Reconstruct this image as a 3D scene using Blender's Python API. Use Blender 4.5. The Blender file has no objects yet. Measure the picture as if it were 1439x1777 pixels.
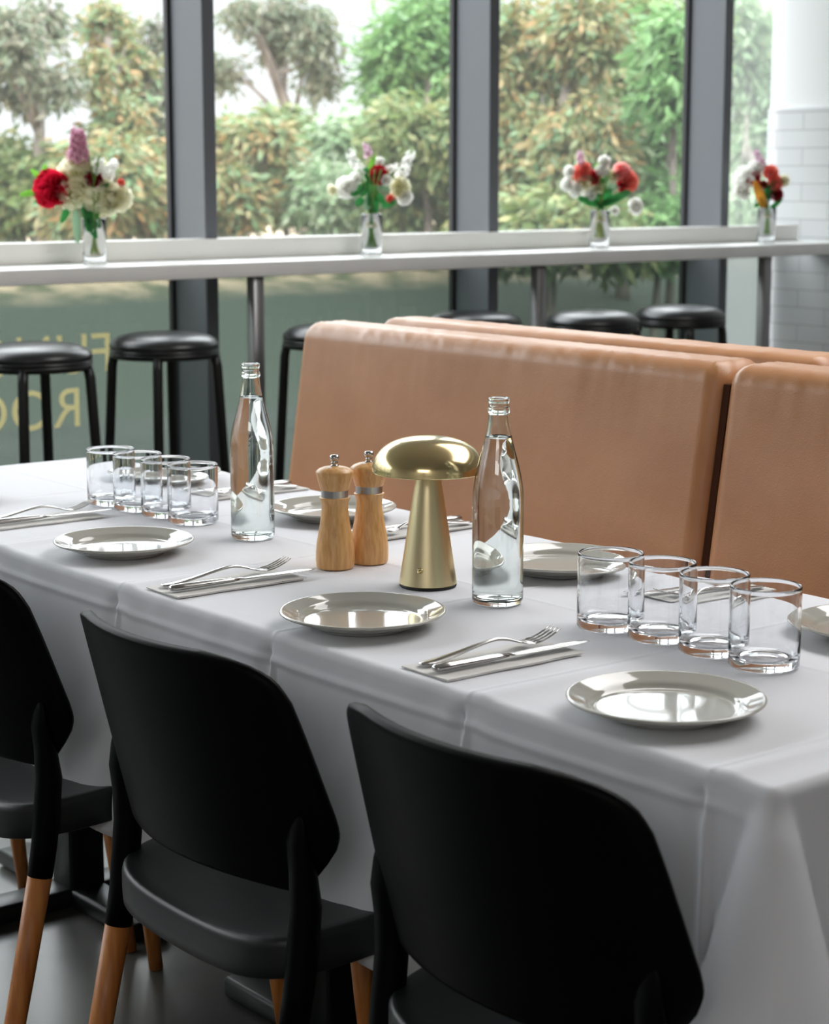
import bpy, bmesh, math, random
from mathutils import Vector, Matrix, noise
import numpy as np

# ------------------------------------------------------------------ camera
sc = bpy.context.scene
COL = sc.collection
RIGHT = Vector((0.62654792, 0.7793829, 0.0))
FWD = Vector((-0.76807749, 0.61745946, -0.16970793))
UP = Vector((-0.13226746, 0.10633015, 0.9854944))
FPX = 3400.0
CZ = 1.287
cam_d = bpy.data.cameras.new('camera')
cam = bpy.data.objects.new('camera', cam_d)
COL.objects.link(cam)
cam.matrix_world = Matrix((
    (RIGHT.x, UP.x, -FWD.x, 0), (RIGHT.y, UP.y, -FWD.y, 0), (RIGHT.z, UP.z, -FWD.z, CZ), (0, 0, 0, 1)))
cam_d.sensor_fit = 'VERTICAL'
cam_d.sensor_height = 36.0
cam_d.lens = FPX / 1777.0 * 36.0
cam_d.clip_start = 0.05
cam_d.clip_end = 400
cam_d.dof.use_dof = True
cam_d.dof.focus_distance = 2.55
cam_d.dof.aperture_fstop = 8.5
sc.camera = cam

# ------------------------------------------------------------------ world, light, exposure
sc.view_settings.view_transform = 'Standard'
sc.view_settings.look = 'None'
sc.view_settings.gamma = 1.0
sc.view_settings.exposure = 0.0
sc.cycles.max_bounces = 14
sc.cycles.transmission_bounces = 12
sc.cycles.transparent_max_bounces = 16
sc.cycles.diffuse_bounces = 5
sc.cycles.glossy_bounces = 6
sc.cycles.caustics_refractive = True
sc.cycles.caustics_reflective = False
sc.cycles.blur_glossy = 0.5
sc.cycles.sample_clamp_indirect = 6.0

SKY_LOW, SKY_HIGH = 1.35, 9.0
w = bpy.data.worlds.new('overcast sky')
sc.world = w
w.use_nodes = True
nt = w.node_tree
nt.nodes.clear()
wo = nt.nodes.new('ShaderNodeOutputWorld')
bg = nt.nodes.new('ShaderNodeBackground')
tc = nt.nodes.new('ShaderNodeTexCoord')
sx = nt.nodes.new('ShaderNodeSeparateXYZ')
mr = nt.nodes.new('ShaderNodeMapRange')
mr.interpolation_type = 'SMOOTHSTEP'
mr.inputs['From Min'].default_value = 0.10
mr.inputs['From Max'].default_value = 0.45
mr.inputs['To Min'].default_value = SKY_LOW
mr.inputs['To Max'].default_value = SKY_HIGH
nt.links.new(tc.outputs['Generated'], sx.inputs[0])
nt.links.new(sx.outputs['Z'], mr.inputs['Value'])
bg.inputs['Color'].default_value = (0.93, 0.965, 1.0, 1)
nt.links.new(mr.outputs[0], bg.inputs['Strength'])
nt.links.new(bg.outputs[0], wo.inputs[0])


def area(name, loc, direction, sx_, sy_, power, color):
    l = bpy.data.lights.new(name, 'AREA')
    l.shape = 'RECTANGLE'
    l.size, l.size_y = sx_, sy_
    l.energy = power
    l.color = color
    o = bpy.data.objects.new(name, l)
    COL.objects.link(o)
    o.location = loc
    o.rotation_euler = Vector(direction).to_track_quat('-Z', 'Y').to_euler()
    return o


# added area light, soft fill over the tables
area('added_fill_light', (-1.9, 3.1, 2.93), (-0.05, -0.40, -1), 3.0, 2.0, 120, (1.0, 0.985, 0.975))
area('added_fill_light_rear', (1.6, -2.3, 2.93), (-0.15, 0.25, -1), 2.2, 2.2, 80, (1.0, 0.975, 0.95))  # added fill from behind the camera for leather and cloth fronts

# ------------------------------------------------------------------ materials
MATS = {}


def pmat(name, color, rough=0.5, metal=0.0, ior=1.5, **kw):
    m = bpy.data.materials.new(name)
    m.use_nodes = True
    b = m.node_tree.nodes['Principled BSDF']
    b.inputs['Base Color'].default_value = (*color, 1)
    b.inputs['Roughness'].default_value = rough
    b.inputs['Metallic'].default_value = metal
    b.inputs['IOR'].default_value = ior
    for k, v in kw.items():
        b.inputs[k.replace('_', ' ')].default_value = v
    MATS[name] = m
    return m


def nodes(m):
    return m.node_tree.nodes, m.node_tree.links, m.node_tree.nodes['Principled BSDF']


def add_noise_color(m, c1, c2, scale, detail=4, stretch=(1, 1, 1), lo=0.35, hi=0.65, coord='Object'):
    n, l, b = nodes(m)
    t = n.new('ShaderNodeTexCoord')
    mp = n.new('ShaderNodeMapping')
    mp.inputs['Scale'].default_value = stretch
    nz = n.new('ShaderNodeTexNoise')
    nz.inputs['Scale'].default_value = scale
    nz.inputs['Detail'].default_value = detail
    r = n.new('ShaderNodeValToRGB')
    r.color_ramp.elements[0].position = lo
    r.color_ramp.elements[1].position = hi
    r.color_ramp.elements[0].color = (*c1, 1)
    r.color_ramp.elements[1].color = (*c2, 1)
    l.new(t.outputs[coord], mp.inputs[0])
    l.new(mp.outputs[0], nz.inputs['Vector'])
    l.new(nz.outputs[0], r.inputs[0])
    l.new(r.outputs[0], b.inputs['Base Color'])
    return nz, mp


def add_bump(m, scale, strength, dist=0.001, detail=3, stretch=(1, 1, 1), kind='noise'):
    n, l, b = nodes(m)
    t = n.new('ShaderNodeTexCoord')
    mp = n.new('ShaderNodeMapping')
    mp.inputs['Scale'].default_value = stretch
    if kind == 'noise':
        nz = n.new('ShaderNodeTexNoise')
        nz.inputs['Detail'].default_value = detail
    else:
        nz = n.new('ShaderNodeTexVoronoi')
    nz.inputs['Scale'].default_value = scale
    bp_ = n.new('ShaderNodeBump')
    bp_.inputs['Strength'].default_value = strength
    bp_.inputs['Distance'].default_value = dist
    l.new(t.outputs['Object'], mp.inputs[0])
    l.new(mp.outputs[0], nz.inputs['Vector'])
    l.new(nz.outputs[0], bp_.inputs['Height'])
    prev = b.inputs['Normal'].links
    if prev:
        l.new(prev[0].from_socket, bp_.inputs['Normal'])
    l.new(bp_.outputs[0], b.inputs['Normal'])


pmat('cloth', (0.765, 0.775, 0.815), 0.85, Sheen_Weight=0.12)
add_bump(MATS['cloth'], 900, 0.12, 0.0004)
add_bump(MATS['cloth'], 14, 0.25, 0.004, 3)
pmat('napkin', (0.74, 0.73, 0.70), 0.9)
add_bump(MATS['napkin'], 500, 0.2, 0.0005)
pmat('black_plastic', (0.0014, 0.0018, 0.0016), 0.45, Specular_IOR_Level=0.06)
add_bump(MATS['black_plastic'], 900, 0.06, 0.0003)
pmat('seat_plastic', (0.008, 0.010, 0.0105), 0.42, Specular_IOR_Level=0.4)
add_bump(MATS['seat_plastic'], 900, 0.10, 0.0003)
pmat('beech_leg', (0.42, 0.17, 0.055), 0.45)
add_noise_color(MATS['beech_leg'], (0.40, 0.13, 0.028), (0.58, 0.23, 0.060), 9, 5, (10, 10, 0.7))
pmat('mill_wood', (0.62, 0.33, 0.12), 0.38, Coat_Weight=0.15, Coat_Roughness=0.25)
add_noise_color(MATS['mill_wood'], (0.62, 0.31, 0.10), (0.80, 0.47, 0.19), 26, 6, (7, 7, 0.9))
pmat('steel', (0.50, 0.49, 0.48), 0.20, 1.0)
pmat('brushed_steel', (0.50, 0.50, 0.50), 0.28, 1.0)
pmat('brass', (0.82, 0.70, 0.42), 0.32, 1.0)
add_bump(MATS['brass'], 60, 0.05, 0.0004, 2, (1, 1, 60))
pmat('brass_cap', (0.78, 0.64, 0.34), 0.17, 1.0)
pmat('lamp_diffuser', (0.8, 0.78, 0.7), 0.5)
pmat('rubber', (0.01, 0.01, 0.01), 0.7)
pmat('plate_glaze', (0.47, 0.465, 0.415), 0.07, Coat_Weight=0.3, Coat_Roughness=0.03)
pmat('leather', (0.42, 0.22, 0.12), 0.38)
add_noise_color(MATS['leather'], (0.42, 0.190, 0.076), (0.49, 0.235, 0.104), 5, 6, (1, 1, 1.5))
add_bump(MATS['leather'], 420, 0.22, 0.0007, 2, kind='voronoi')
add_bump(MATS['leather'], 9, 0.3, 0.006, 4, (1.5, 1, 0.7))
pmat('gap_shade', (0.05, 0.018, 0.008), 0.8, Specular_IOR_Level=0.1)  # near-black brown imitating the shade between the cushions
pmat('plinth_dark', (0.02, 0.018, 0.016), 0.6)
pmat('stool_vinyl', (0.010, 0.0115, 0.012), 0.33)
pmat('stool_metal', (0.008, 0.009, 0.009), 0.4, 0.3)
pmat('counter_white', (0.80, 0.80, 0.78), 0.35)
add_noise_color(MATS['counter_white'], (0.77, 0.775, 0.76), (0.82, 0.82, 0.80), 6)
pmat('upstand_white', (0.78, 0.775, 0.74), 0.45)
pmat('counter_leg_metal', (0.24, 0.235, 0.24), 0.35, 0.6)
pmat('mullion_metal', (0.135, 0.145, 0.16), 0.42, 0.3)
pmat('gasket_black', (0.012, 0.012, 0.014), 0.6)
pmat('ceiling_paint', (0.72, 0.71, 0.70), 0.9)
pmat('dark_wall', (0.62, 0.61, 0.60), 0.8)
pmat('white_paint', (0.76, 0.76, 0.76), 0.6)
pmat('concrete_floor', (0.09, 0.09, 0.085), 0.32)
add_noise_color(MATS['concrete_floor'], (0.035, 0.036, 0.034), (0.12, 0.118, 0.105), 3.2, 9, lo=0.3, hi=0.7)
add_bump(MATS['concrete_floor'], 40, 0.1, 0.002)
pmat('asphalt', (0.10, 0.105, 0.10), 0.9)
add_noise_color(MATS['asphalt'], (0.030, 0.034, 0.031), (0.045, 0.050, 0.045), 1.2, 6)
pmat('leaf_litter', (0.4, 0.3, 0.2), 0.95)
add_noise_color(MATS['leaf_litter'], (0.10, 0.10, 0.05), (0.50, 0.36, 0.25), 3.5, 8, lo=0.38, hi=0.6)
# litter only on the upper bank, dark low ground cover on its slope
_n, _l, _b = nodes(MATS['leaf_litter'])
_src = _b.inputs['Base Color'].links[0].from_socket
_t = _n.new('ShaderNodeTexCoord'); _s = _n.new('ShaderNodeSeparateXYZ'); _m = _n.new('ShaderNodeMapRange'); _x = _n.new('ShaderNodeMix')
_x.data_type = 'RGBA'
_m.inputs['From Min'].default_value = 0.36
_m.inputs['From Max'].default_value = 0.50
_l.new(_t.outputs['Object'], _s.inputs[0]); _l.new(_s.outputs['Z'], _m.inputs['Value']); _l.new(_m.outputs[0], _x.inputs['Factor'])
_x.inputs['A'].default_value = (0.045, 0.055, 0.042, 1)
_l.new(_src, _x.inputs['B']); _l.new(_x.outputs['Result'], _b.inputs['Base Color'])
pmat('bark', (0.17, 0.14, 0.12), 0.9)
add_noise_color(MATS['bark'], (0.10, 0.08, 0.065), (0.26, 0.22, 0.19), 5, 6, (3, 3, .6))
pmat('lettering_cream', (0.97, 0.88, 0.64), 0.6)
pmat('film_pink', (0.42, 0.10, 0.15), 0.6)
pmat('petal_red', (0.62, 0.012, 0.045), 0.55, Subsurface_Weight=0.0)
pmat('petal_darkred', (0.33, 0.006, 0.02), 0.55)
pmat('petal_coral', (0.95, 0.30, 0.24), 0.55)
pmat('petal_pink', (0.97, 0.50, 0.48), 0.55)
pmat('petal_white', (0.95, 0.95, 0.92), 0.6)
pmat('petal_cream', (0.92, 0.91, 0.74), 0.6)
pmat('petal_lilac', (0.74, 0.45, 0.56), 0.6)
pmat('petal_palelilac', (0.78, 0.58, 0.68), 0.6)
pmat('leaf_green', (0.035, 0.22, 0.055), 0.5)
pmat('leaf_bright', (0.17, 0.45, 0.05), 0.5)
pmat('leaf_sage', (0.20, 0.33, 0.21), 0.6)
pmat('leaf_orange', (0.70, 0.30, 0.04), 0.5)
pmat('stem_green', (0.16, 0.32, 0.06), 0.5)
pmat('stem_yellow', (0.42, 0.40, 0.09), 0.5)
pmat('twine', (0.60, 0.55, 0.38), 0.8)


def glass_mat(name, color, ior, rough=0.0):
    m = bpy.data.materials.new(name)
    m.use_nodes = True
    n = m.node_tree.nodes
    n.clear()
    o = n.new('ShaderNodeOutputMaterial')
    g = n.new('ShaderNodeBsdfGlass')
    g.inputs['Color'].default_value = (*color, 1)
    g.inputs['IOR'].default_value = ior
    g.inputs['Roughness'].default_value = rough
    m.node_tree.links.new(g.outputs[0], o.inputs[0])
    MATS[name] = m
    return m


glass_mat('clear_glass', (0.990, 0.995, 1.0), 1.48)
glass_mat('bottle_glass', (0.975, 0.99, 0.985), 1.5)
glass_mat('water', (0.995, 1.0, 1.0), 1.33)


def pane_mat(name, tint, haze, haze_col, refl=1.0):
    """thin window glass: see-through, mirror-like at grazing angles, diffuse haze for painted glare and for film"""
    m = bpy.data.materials.new(name)
    m.use_nodes = True
    n, l = m.node_tree.nodes, m.node_tree.links
    n.clear()
    o = n.new('ShaderNodeOutputMaterial')
    tr = n.new('ShaderNodeBsdfTransparent')
    tr.inputs[0].default_value = (*tint, 1)
    gl = n.new('ShaderNodeBsdfGlossy')
    gl.inputs['Roughness'].default_value = 0.02
    fr = n.new('ShaderNodeFresnel')
    fr.inputs['IOR'].default_value = 1.45
    mx = n.new('ShaderNodeMixShader')
    mulm = n.new('ShaderNodeMath')
    mulm.operation = 'MULTIPLY'
    mulm.inputs[1].default_value = refl
    ge = n.new('ShaderNodeNewGeometry')          # reflect on the outer faces only
    inv = n.new('ShaderNodeMath')
    inv.operation = 'SUBTRACT'
    inv.inputs[0].default_value = 1.0
    l.new(ge.outputs['Backfacing'], inv.inputs[1])
    fm = n.new('ShaderNodeMath')
    fm.operation = 'MULTIPLY'
    l.new(fr.outputs[0], fm.inputs[0])
    l.new(inv.outputs[0], fm.inputs[1])
    l.new(fm.outputs[0], mulm.inputs[0])
    l.new(mulm.outputs[0], mx.inputs[0])
    l.new(tr.outputs[0], mx.inputs[1])
    l.new(gl.outputs[0], mx.inputs[2])
    tl = n.new('ShaderNodeBsdfTranslucent')
    tl.inputs[0].default_value = (*haze_col, 1)
    df = n.new('ShaderNodeBsdfDiffuse')
    df.inputs[0].default_value = (*haze_col, 1)
    ad = n.new('ShaderNodeMixShader')
    ad.inputs[0].default_value = 0.5
    l.new(tl.outputs[0], ad.inputs[1])
    l.new(df.outputs[0], ad.inputs[2])
    m2 = n.new('ShaderNodeMixShader')
    m2.inputs[0].default_value = haze
    l.new(mx.outputs[0], m2.inputs[1])
    l.new(ad.outputs[0], m2.inputs[2])
    l.new(m2.outputs[0], o.inputs[0])
    MATS[name] = m
    return m


pane_mat('window_glass', (0.98, 0.99, 0.985), 0.022, (0.9, 0.92, 0.9))  # faint pale veil painted in for window glare
pane_mat('glare_veil_glass', (0.95, 0.97, 0.96), 0.10, (0.9, 0.95, 0.92))  # stronger painted veil, glare over the last pane
pane_mat('film_glass', (0.58, 0.62, 0.59), 0.15, (0.085, 0.10, 0.09))
pane_mat('pale_film_glass', (0.5, 0.52, 0.5), 0.6, (0.62, 0.65, 0.64))


def leaf_material(name, cols):
    m = bpy.data.materials.new(name)
    m.use_nodes = True
    n, l, b = nodes(m)
    g = n.new('ShaderNodeNewGeometry')
    r = n.new('ShaderNodeValToRGB')
    r.color_ramp.interpolation = 'LINEAR'
    sat = 0.95 if name == 'foliage_green' else 1.25
    cols = [tuple(max(0.0, sum(c) / 3 + (v - sum(c) / 3) * sat) for v in c) for c in cols]
    els = r.color_ramp.elements
    while len(els) < len(cols):
        els.new(0.5)
    for i, c in enumerate(cols):
        els[i].position = i / (len(cols) - 1)
        els[i].color = (*c, 1)
    l.new(g.outputs['Random Per Island'], r.inputs[0])
    l.new(r.outputs[0], b.inputs['Base Color'])
    b.inputs['Roughness'].default_value = 0.55
    tl = n.new('ShaderNodeBsdfTranslucent')
    l.new(r.outputs[0], tl.inputs[0])
    mx = n.new('ShaderNodeMixShader')
    mx.inputs[0].default_value = 0.35
    out = [x for x in n if x.type == 'OUTPUT_MATERIAL'][0]
    l.new(b.outputs[0], mx.inputs[1])
    l.new(tl.outputs[0], mx.inputs[2])
    l.new(mx.outputs[0], out.inputs[0])
    MATS[name] = m


K = 0.80
leaf_material('foliage_olive', [(0.10 * K, 0.15 * K, 0.06 * K), (0.20 * K, 0.25 * K, 0.10 * K), (0.15 * K, 0.21 * K, 0.10 * K), (0.34 * K, 0.32 * K, 0.16 * K), (0.20 * K, 0.29 * K, 0.15 * K)])
leaf_material('foliage_rust', [(0.15 * K, 0.20 * K, 0.09 * K), (0.36 * K, 0.23 * K, 0.12 * K), (0.21 * K, 0.27 * K, 0.13 * K), (0.40 * K, 0.31 * K, 0.18 * K), (0.17 * K, 0.28 * K, 0.15 * K), (0.24 * K, 0.30 * K, 0.18 * K)])
leaf_material('foliage_green', [(0.09 * K, 0.22 * K, 0.06 * K), (0.18 * K, 0.36 * K, 0.11 * K), (0.27 * K, 0.45 * K, 0.17 * K), (0.16 * K, 0.30 * K, 0.12 * K)])
leaf_material('foliage_grey', [(0.12 * K, 0.15 * K, 0.10 * K), (0.20 * K, 0.23 * K, 0.16 * K), (0.28 * K, 0.25 * K, 0.19 * K), (0.17 * K, 0.22 * K, 0.14 * K)])
leaf_material('foliage_pale', [(0.22 * K, 0.33 * K, 0.19 * K), (0.33 * K, 0.43 * K, 0.27 * K), (0.39 * K, 0.44 * K, 0.32 * K), (0.26 * K, 0.36 * K, 0.22 * K)])


def add_translucency(name, f=0.4):
    m = MATS[name]
    n, l, b = nodes(m)
    tl = n.new('ShaderNodeBsdfTranslucent')
    tl.inputs[0].default_value = b.inputs['Base Color'].default_value
    mx = n.new('ShaderNodeMixShader')
    mx.inputs[0].default_value = f
    out = [x for x in n if x.type == 'OUTPUT_MATERIAL'][0]
    l.new(b.outputs[0], mx.inputs[1])
    l.new(tl.outputs[0], mx.inputs[2])
    l.new(mx.outputs[0], out.inputs[0])


for k_ in list(MATS):
    if k_.startswith('petal_') or k_ in ('leaf_green', 'leaf_bright', 'leaf_sage', 'leaf_orange', 'lettering_cream'):
        add_translucency(k_, 0.7 if k_ == 'lettering_cream' else 0.5)

# ------------------------------------------------------------------ helpers


def obj(name, bm, mat, parent=None, smooth=True, recalc=True, angle=None):
    if recalc:
        bmesh.ops.recalc_face_normals(bm, faces=bm.faces)
    me = bpy.data.meshes.new(name)
    bm.to_mesh(me)
    bm.free()
    if smooth:
        me.polygons.foreach_set('use_smooth', [True] * len(me.polygons))
        if angle is not None:
            me.set_sharp_from_angle(angle=math.radians(angle))
    me.materials.append(MATS[mat])
    o = bpy.data.objects.new(name, me)
    COL.objects.link(o)
    if parent:
        o.parent = parent
    return o


def thing(name, label, cat, loc=(0, 0, 0), rz=0.0, group=None):
    o = bpy.data.objects.new(name, None)
    o.empty_display_size = 0.05
    COL.objects.link(o)
    o.location = loc
    o.rotation_euler = (0, 0, rz)
    tag(o, label, cat, group)
    return o


def tag(o, label, cat, group=None):
    o['label'] = label
    o['category'] = cat
    if group:
        o['group'] = group
    return o


def struct(name, bm, mat, smooth=False, label=None):
    o = obj(name, bm, mat, None, smooth)
    o['kind'] = 'structure'
    if label:
        o['label'] = label
    return o


def dup(root, loc, rz, label, group=None):
    def cp(o, parent):
        c = o.copy()
        COL.objects.link(c)
        c.parent = parent
        for ch in list(o.children):
            cp(ch, c)
        return c
    r = cp(root, None)
    r.location = loc
    r.rotation_euler = (0, 0, rz)
    r['label'] = label
    if group:
        r['group'] = group
    return r


def box(bm, x0, x1, y0, y1, z0, z1, bevel=0.0, seg=2):
    vs = [bm.verts.new((x, y, z)) for x in (x0, x1) for y in (y0, y1) for z in (z0, z1)]
    f = [(0, 1, 3, 2), (4, 6, 7, 5), (0, 4, 5, 1), (2, 3, 7, 6), (0, 2, 6, 4), (1, 5, 7, 3)]
    fs = [bm.faces.new([vs[i] for i in q]) for q in f]
    if bevel > 0:
        es = {e for q in fs for e in q.edges}
        bmesh.ops.bevel(bm, geom=list(es), offset=bevel, segments=seg, affect='EDGES', profile=0.5)
    return bm


def lathe(bm, prof, n=48, cx=0.0, cy=0.0, squash=1.0):
    rings = []
    for r, z in prof:
        if r < 1e-6:
            rings.append([bm.verts.new((cx, cy, z))])
        else:
            rings.append([bm.verts.new((cx + r * math.cos(2 * math.pi * i / n), cy + squash * r * math.sin(2 * math.pi * i / n), z)) for i in range(n)])
    for a, b in zip(rings[:-1], rings[1:]):
        for i in range(n):
            j = (i + 1) % n
            if len(a) == 1 and len(b) == 1:
                continue
            if len(a) == 1:
                bm.faces.new((a[0], b[j], b[i]))
            elif len(b) == 1:
                bm.faces.new((a[i], a[j], b[0]))
            else:
                bm.faces.new((a[i], a[j], b[j], b[i]))
    return bm


def smooth_prof(pts, n=4, closed=False):
    """Catmull-Rom through profile points"""
    out = []
    P = [Vector(p) for p in pts]
    for i in range(len(P) - 1):
        p0 = P[max(i - 1, 0)]
        p1, p2 = P[i], P[i + 1]
        p3 = P[min(i + 2, len(P) - 1)]
        for k in range(n):
            t = k / n
            v = 0.5 * ((2 * p1) + (-p0 + p2) * t + (2 * p0 - 5 * p1 + 4 * p2 - p3) * t * t + (-p0 + 3 * p1 - 3 * p2 + p3) * t ** 3)
            out.append(tuple(v))
    out.append(tuple(P[-1]))
    return out


def sweep(bm, pts, radii, n=12, up=(0, 0, 1), cap=True):
    """tube with elliptic sections: radii = (side, up) per point"""
    pts = [Vector(p) for p in pts]
    rings = []
    up = Vector(up)
    for i, p in enumerate(pts):
        t = (pts[min(i + 1, len(pts) - 1)] - pts[max(i - 1, 0)]).normalized()
        s = t.cross(up)
        if s.length < 1e-4:
            s = t.cross(Vector((1, 0, 0)))
        s.normalize()
        u = s.cross(t).normalized()
        r = radii[i]
        ra, rb = r if isinstance(r, (tuple, list)) else (r, r)
        rings.append([bm.verts.new(p + s * ra * math.cos(2 * math.pi * k / n) + u * rb * math.sin(2 * math.pi * k / n)) for k in range(n)])
    for a, b in zip(rings[:-1], rings[1:]):
        for k in range(n):
            j = (k + 1) % n
            bm.faces.new((a[k], a[j], b[j], b[k]))
    if cap:
        bm.faces.new(rings[0][::-1])
        bm.faces.new(rings[-1])
    return bm


def round_block(bm, c, s, r, n, fn=None):
    """dense rounded box centred at c, size s, radius r, n cells per axis; fn deforms"""
    nx, ny, nz = n
    cache = {}
    hx, hy, hz = s[0] / 2, s[1] / 2, s[2] / 2

    def samp(i, m, h):
        # put more samples in the rounded borders
        t = -1 + 2 * i / m
        k = max(2, m // 5)
        if i <= k:
            return -h + r * (i / k)
        if i >= m - k:
            return h - r * ((m - i) / k)
        return (-h + r) + (2 * h - 2 * r) * (i - k) / (m - 2 * k)

    def vert(i, j, k):
        key = (i, j, k)
        if key in cache:
            return cache[key]
        p = Vector((samp(i, nx, hx), samp(j, ny, hy), samp(k, nz, hz)))
        q = Vector((max(-hx + r, min(hx - r, p.x)), max(-hy + r, min(hy - r, p.y)), max(-hz + r, min(hz - r, p.z))))
        d = p - q
        if d.length > 1e-9:
            m = max(abs(d.x), abs(d.y), abs(d.z))
            p = q + d.normalized() * m
        p = p + Vector(c)
        if fn:
            p = fn(p)
        v = bm.verts.new(p)
        cache[key] = v
        return v

    def face(vs):
        bm.faces.new(vs)
    for i in range(nx):
        for j in range(ny):
            for k in (0, nz):
                face((vert(i, j, k), vert(i + 1, j, k), vert(i + 1, j + 1, k), vert(i, j + 1, k)))
    for i in range(nx):
        for k in range(nz):
            for j in (0, ny):
                face((vert(i, j, k), vert(i + 1, j, k), vert(i + 1, j, k + 1), vert(i, j, k + 1)))
    for j in range(ny):
        for k in range(nz):
            for i in (0, nx):
                face((vert(i, j, k), vert(i, j + 1, k), vert(i, j + 1, k + 1), vert(i, j, k + 1)))
    return bm


def gauss(x, s):
    return math.exp(-(x / s) ** 2)


def sstep(a, b, x):
    t = max(0.0, min(1.0, (x - a) / (b - a)))
    return t * t * (3 - 2 * t)


# ------------------------------------------------------------------ room shell
XW = -5.40          # inner face of the window mullions
XG = XW - 0.20      # glass plane
YT = 6.46           # tiled wall
ZC = 3.0
TZ = 0.747          # table top

b = bmesh.new(); box(b, XG - 0.05, 3.0, -4.0, YT, -0.1, 0.0); struct('floor', b, 'concrete_floor')
b = bmesh.new(); box(b, XG - 0.05, 3.0, -4.0, YT, ZC, ZC + 0.1); struct('ceiling', b, 'ceiling_paint')
b = bmesh.new(); box(b, 3.0, 3.1, -4.0, YT, 0, ZC); struct('wall_right', b, 'dark_wall')
b = bmesh.new(); box(b, XG - 0.05, 3.0, -4.1, -4.0, 0, ZC); struct('wall_back', b, 'dark_wall')

# tiled wall at the far end: geometry plane with a brick pattern, plain paint above
m = pmat('wall_tile', (0.62, 0.62, 0.63), 0.25)
n, l, bs = nodes(m)
t = n.new('ShaderNodeTexCoord'); sp = n.new('ShaderNodeSeparateXYZ'); cb = n.new('ShaderNodeCombineXYZ')
ad = n.new('ShaderNodeMath'); ad.operation = 'ADD'; ad.inputs[1].default_value = -XG + 0.0
l.new(t.outputs['Object'], sp.inputs[0]); l.new(sp.outputs['X'], ad.inputs[0]); l.new(ad.outputs[0], cb.inputs[0]); l.new(sp.outputs['Z'], cb.inputs[1])
bt = n.new('ShaderNodeTexBrick')
bt.offset = 0.5; bt.squash = 1.0
bt.inputs['Color1'].default_value = (0.64, 0.64, 0.65, 1)
bt.inputs['Color2'].default_value = (0.60, 0.60, 0.615, 1)
bt.inputs['Mortar'].default_value = (0.38, 0.38, 0.39, 1)
bt.inputs['Scale'].default_value = 1.0
bt.inputs['Mortar Size'].default_value = 0.0022
bt.inputs['Mortar Smooth'].default_value = 0.3
bt.inputs['Brick Width'].default_value = 0.29
bt.inputs['Row Height'].default_value = 0.0735
l.new(cb.outputs[0], bt.inputs['Vector']); l.new(bt.outputs['Color'], bs.inputs['Base Color'])
bu = n.new('ShaderNodeBump'); bu.inputs['Strength'].default_value = 0.6; bu.inputs['Distance'].default_value = 0.002; bu.invert = True
l.new(bt.outputs['Fac'], bu.inputs['Height']); l.new(bu.outputs[0], bs.inputs['Normal'])
ZTILE = 1.56
b = bmesh.new(); box(b, XG - 0.05, 3.0, YT, YT + 0.1, 0, ZTILE); struct('wall_far', b, 'wall_tile')
b = bmesh.new(); box(b, XG - 0.05, 3.0, YT + 0.015, YT + 0.1, ZTILE, ZC); struct('wall_far_upper', b, 'white_paint')

# curtain wall: mullions, glass, transom, head
MY = [3.463 - 1.222 * k for k in range(6, 0, -1)] + [3.475, 4.686, 5.912]
for i, y in enumerate(MY):
    b = bmesh.new(); box(b, XG, XW, y, y + 0.047, 0.0, ZC, 0.002, 1)
    o = struct('trim_%d' % (i + 1), b, 'mullion_metal', label='grey metal window mullion')
    b = bmesh.new(); box(b, XG - 0.012, XG + 0.012, y - 0.012, y + 0.059, 0.0, ZC)
    g = obj('gasket', b, 'gasket_black', o, False)
edges = MY + [YT - 0.02]
for i in range(len(edges) - 1):
    y0, y1 = edges[i] + 0.050, edges[i + 1] - 0.003
    hazy = i == len(edges) - 2
    b = bmesh.new(); box(b, XG - 0.008, XG, y0, y1, 1.02, ZC)
    o = struct('window_%d' % (i + 1), b, 'glare_veil_glass' if hazy else 'window_glass')
    b = bmesh.new(); box(b, XG - 0.008, XG, y0, y1, 0.05, 1.0)
    obj('lower_pane', b, 'pale_film_glass' if hazy else 'film_glass', o, False)
b = bmesh.new(); box(b, XG - 0.02, XG + 0.03, -4.0, YT, 0.985, 1.03); struct('trim_sill_rail', b, 'mullion_metal')
b = bmesh.new(); box(b, XG - 0.02, XG + 0.06, -4.0, YT, 0.0, 0.06); struct('trim_bottom_rail', b, 'mullion_metal')
b = bmesh.new(); box(b, XG - 0.1, XW, -4.0, YT, 2.9, 3.0); struct('trim_head', b, 'mullion_metal')

# ------------------------------------------------------------------ window counter
CT = 1.017   # counter top
CX0, CX1 = XW + 0.0, -5.13
b = bmesh.new(); box(b, CX0, CX1, -3.9, YT - 0.002, CT - 0.046, CT, 0.003, 2)
ctr = tag(bpy.data.objects.new('window_counter', None), 'long white bar counter running along the windows', 'counter')
COL.objects.link(ctr); ctr.location = (-5.2, 2, 0)


def child_at(o, root):
    o.parent = root
    o.location = -Vector(root.location)
    return o


child_at(obj('worktop', b, 'counter_white'), ctr)
b = bmesh.new(); box(b, CX0 - 0.05, CX0 + 0.012, -3.9, YT - 0.09, CT, CT + 0.066, 0.003, 2)
child_at(obj('upstand', b, 'upstand_white'), ctr)
for y in (3.49 - 1.2, 3.49, 4.70, 5.90, 3.49 - 2.5, -0.3):
    b = bmesh.new(); box(b, -5.19, -5.15, y, y + 0.04, 0.0, CT - 0.046, 0.002, 1)
    child_at(obj('leg', b, 'counter_leg_metal'), ctr)

# ------------------------------------------------------------------ lettering on the lower glass (reads from outside)


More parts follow.
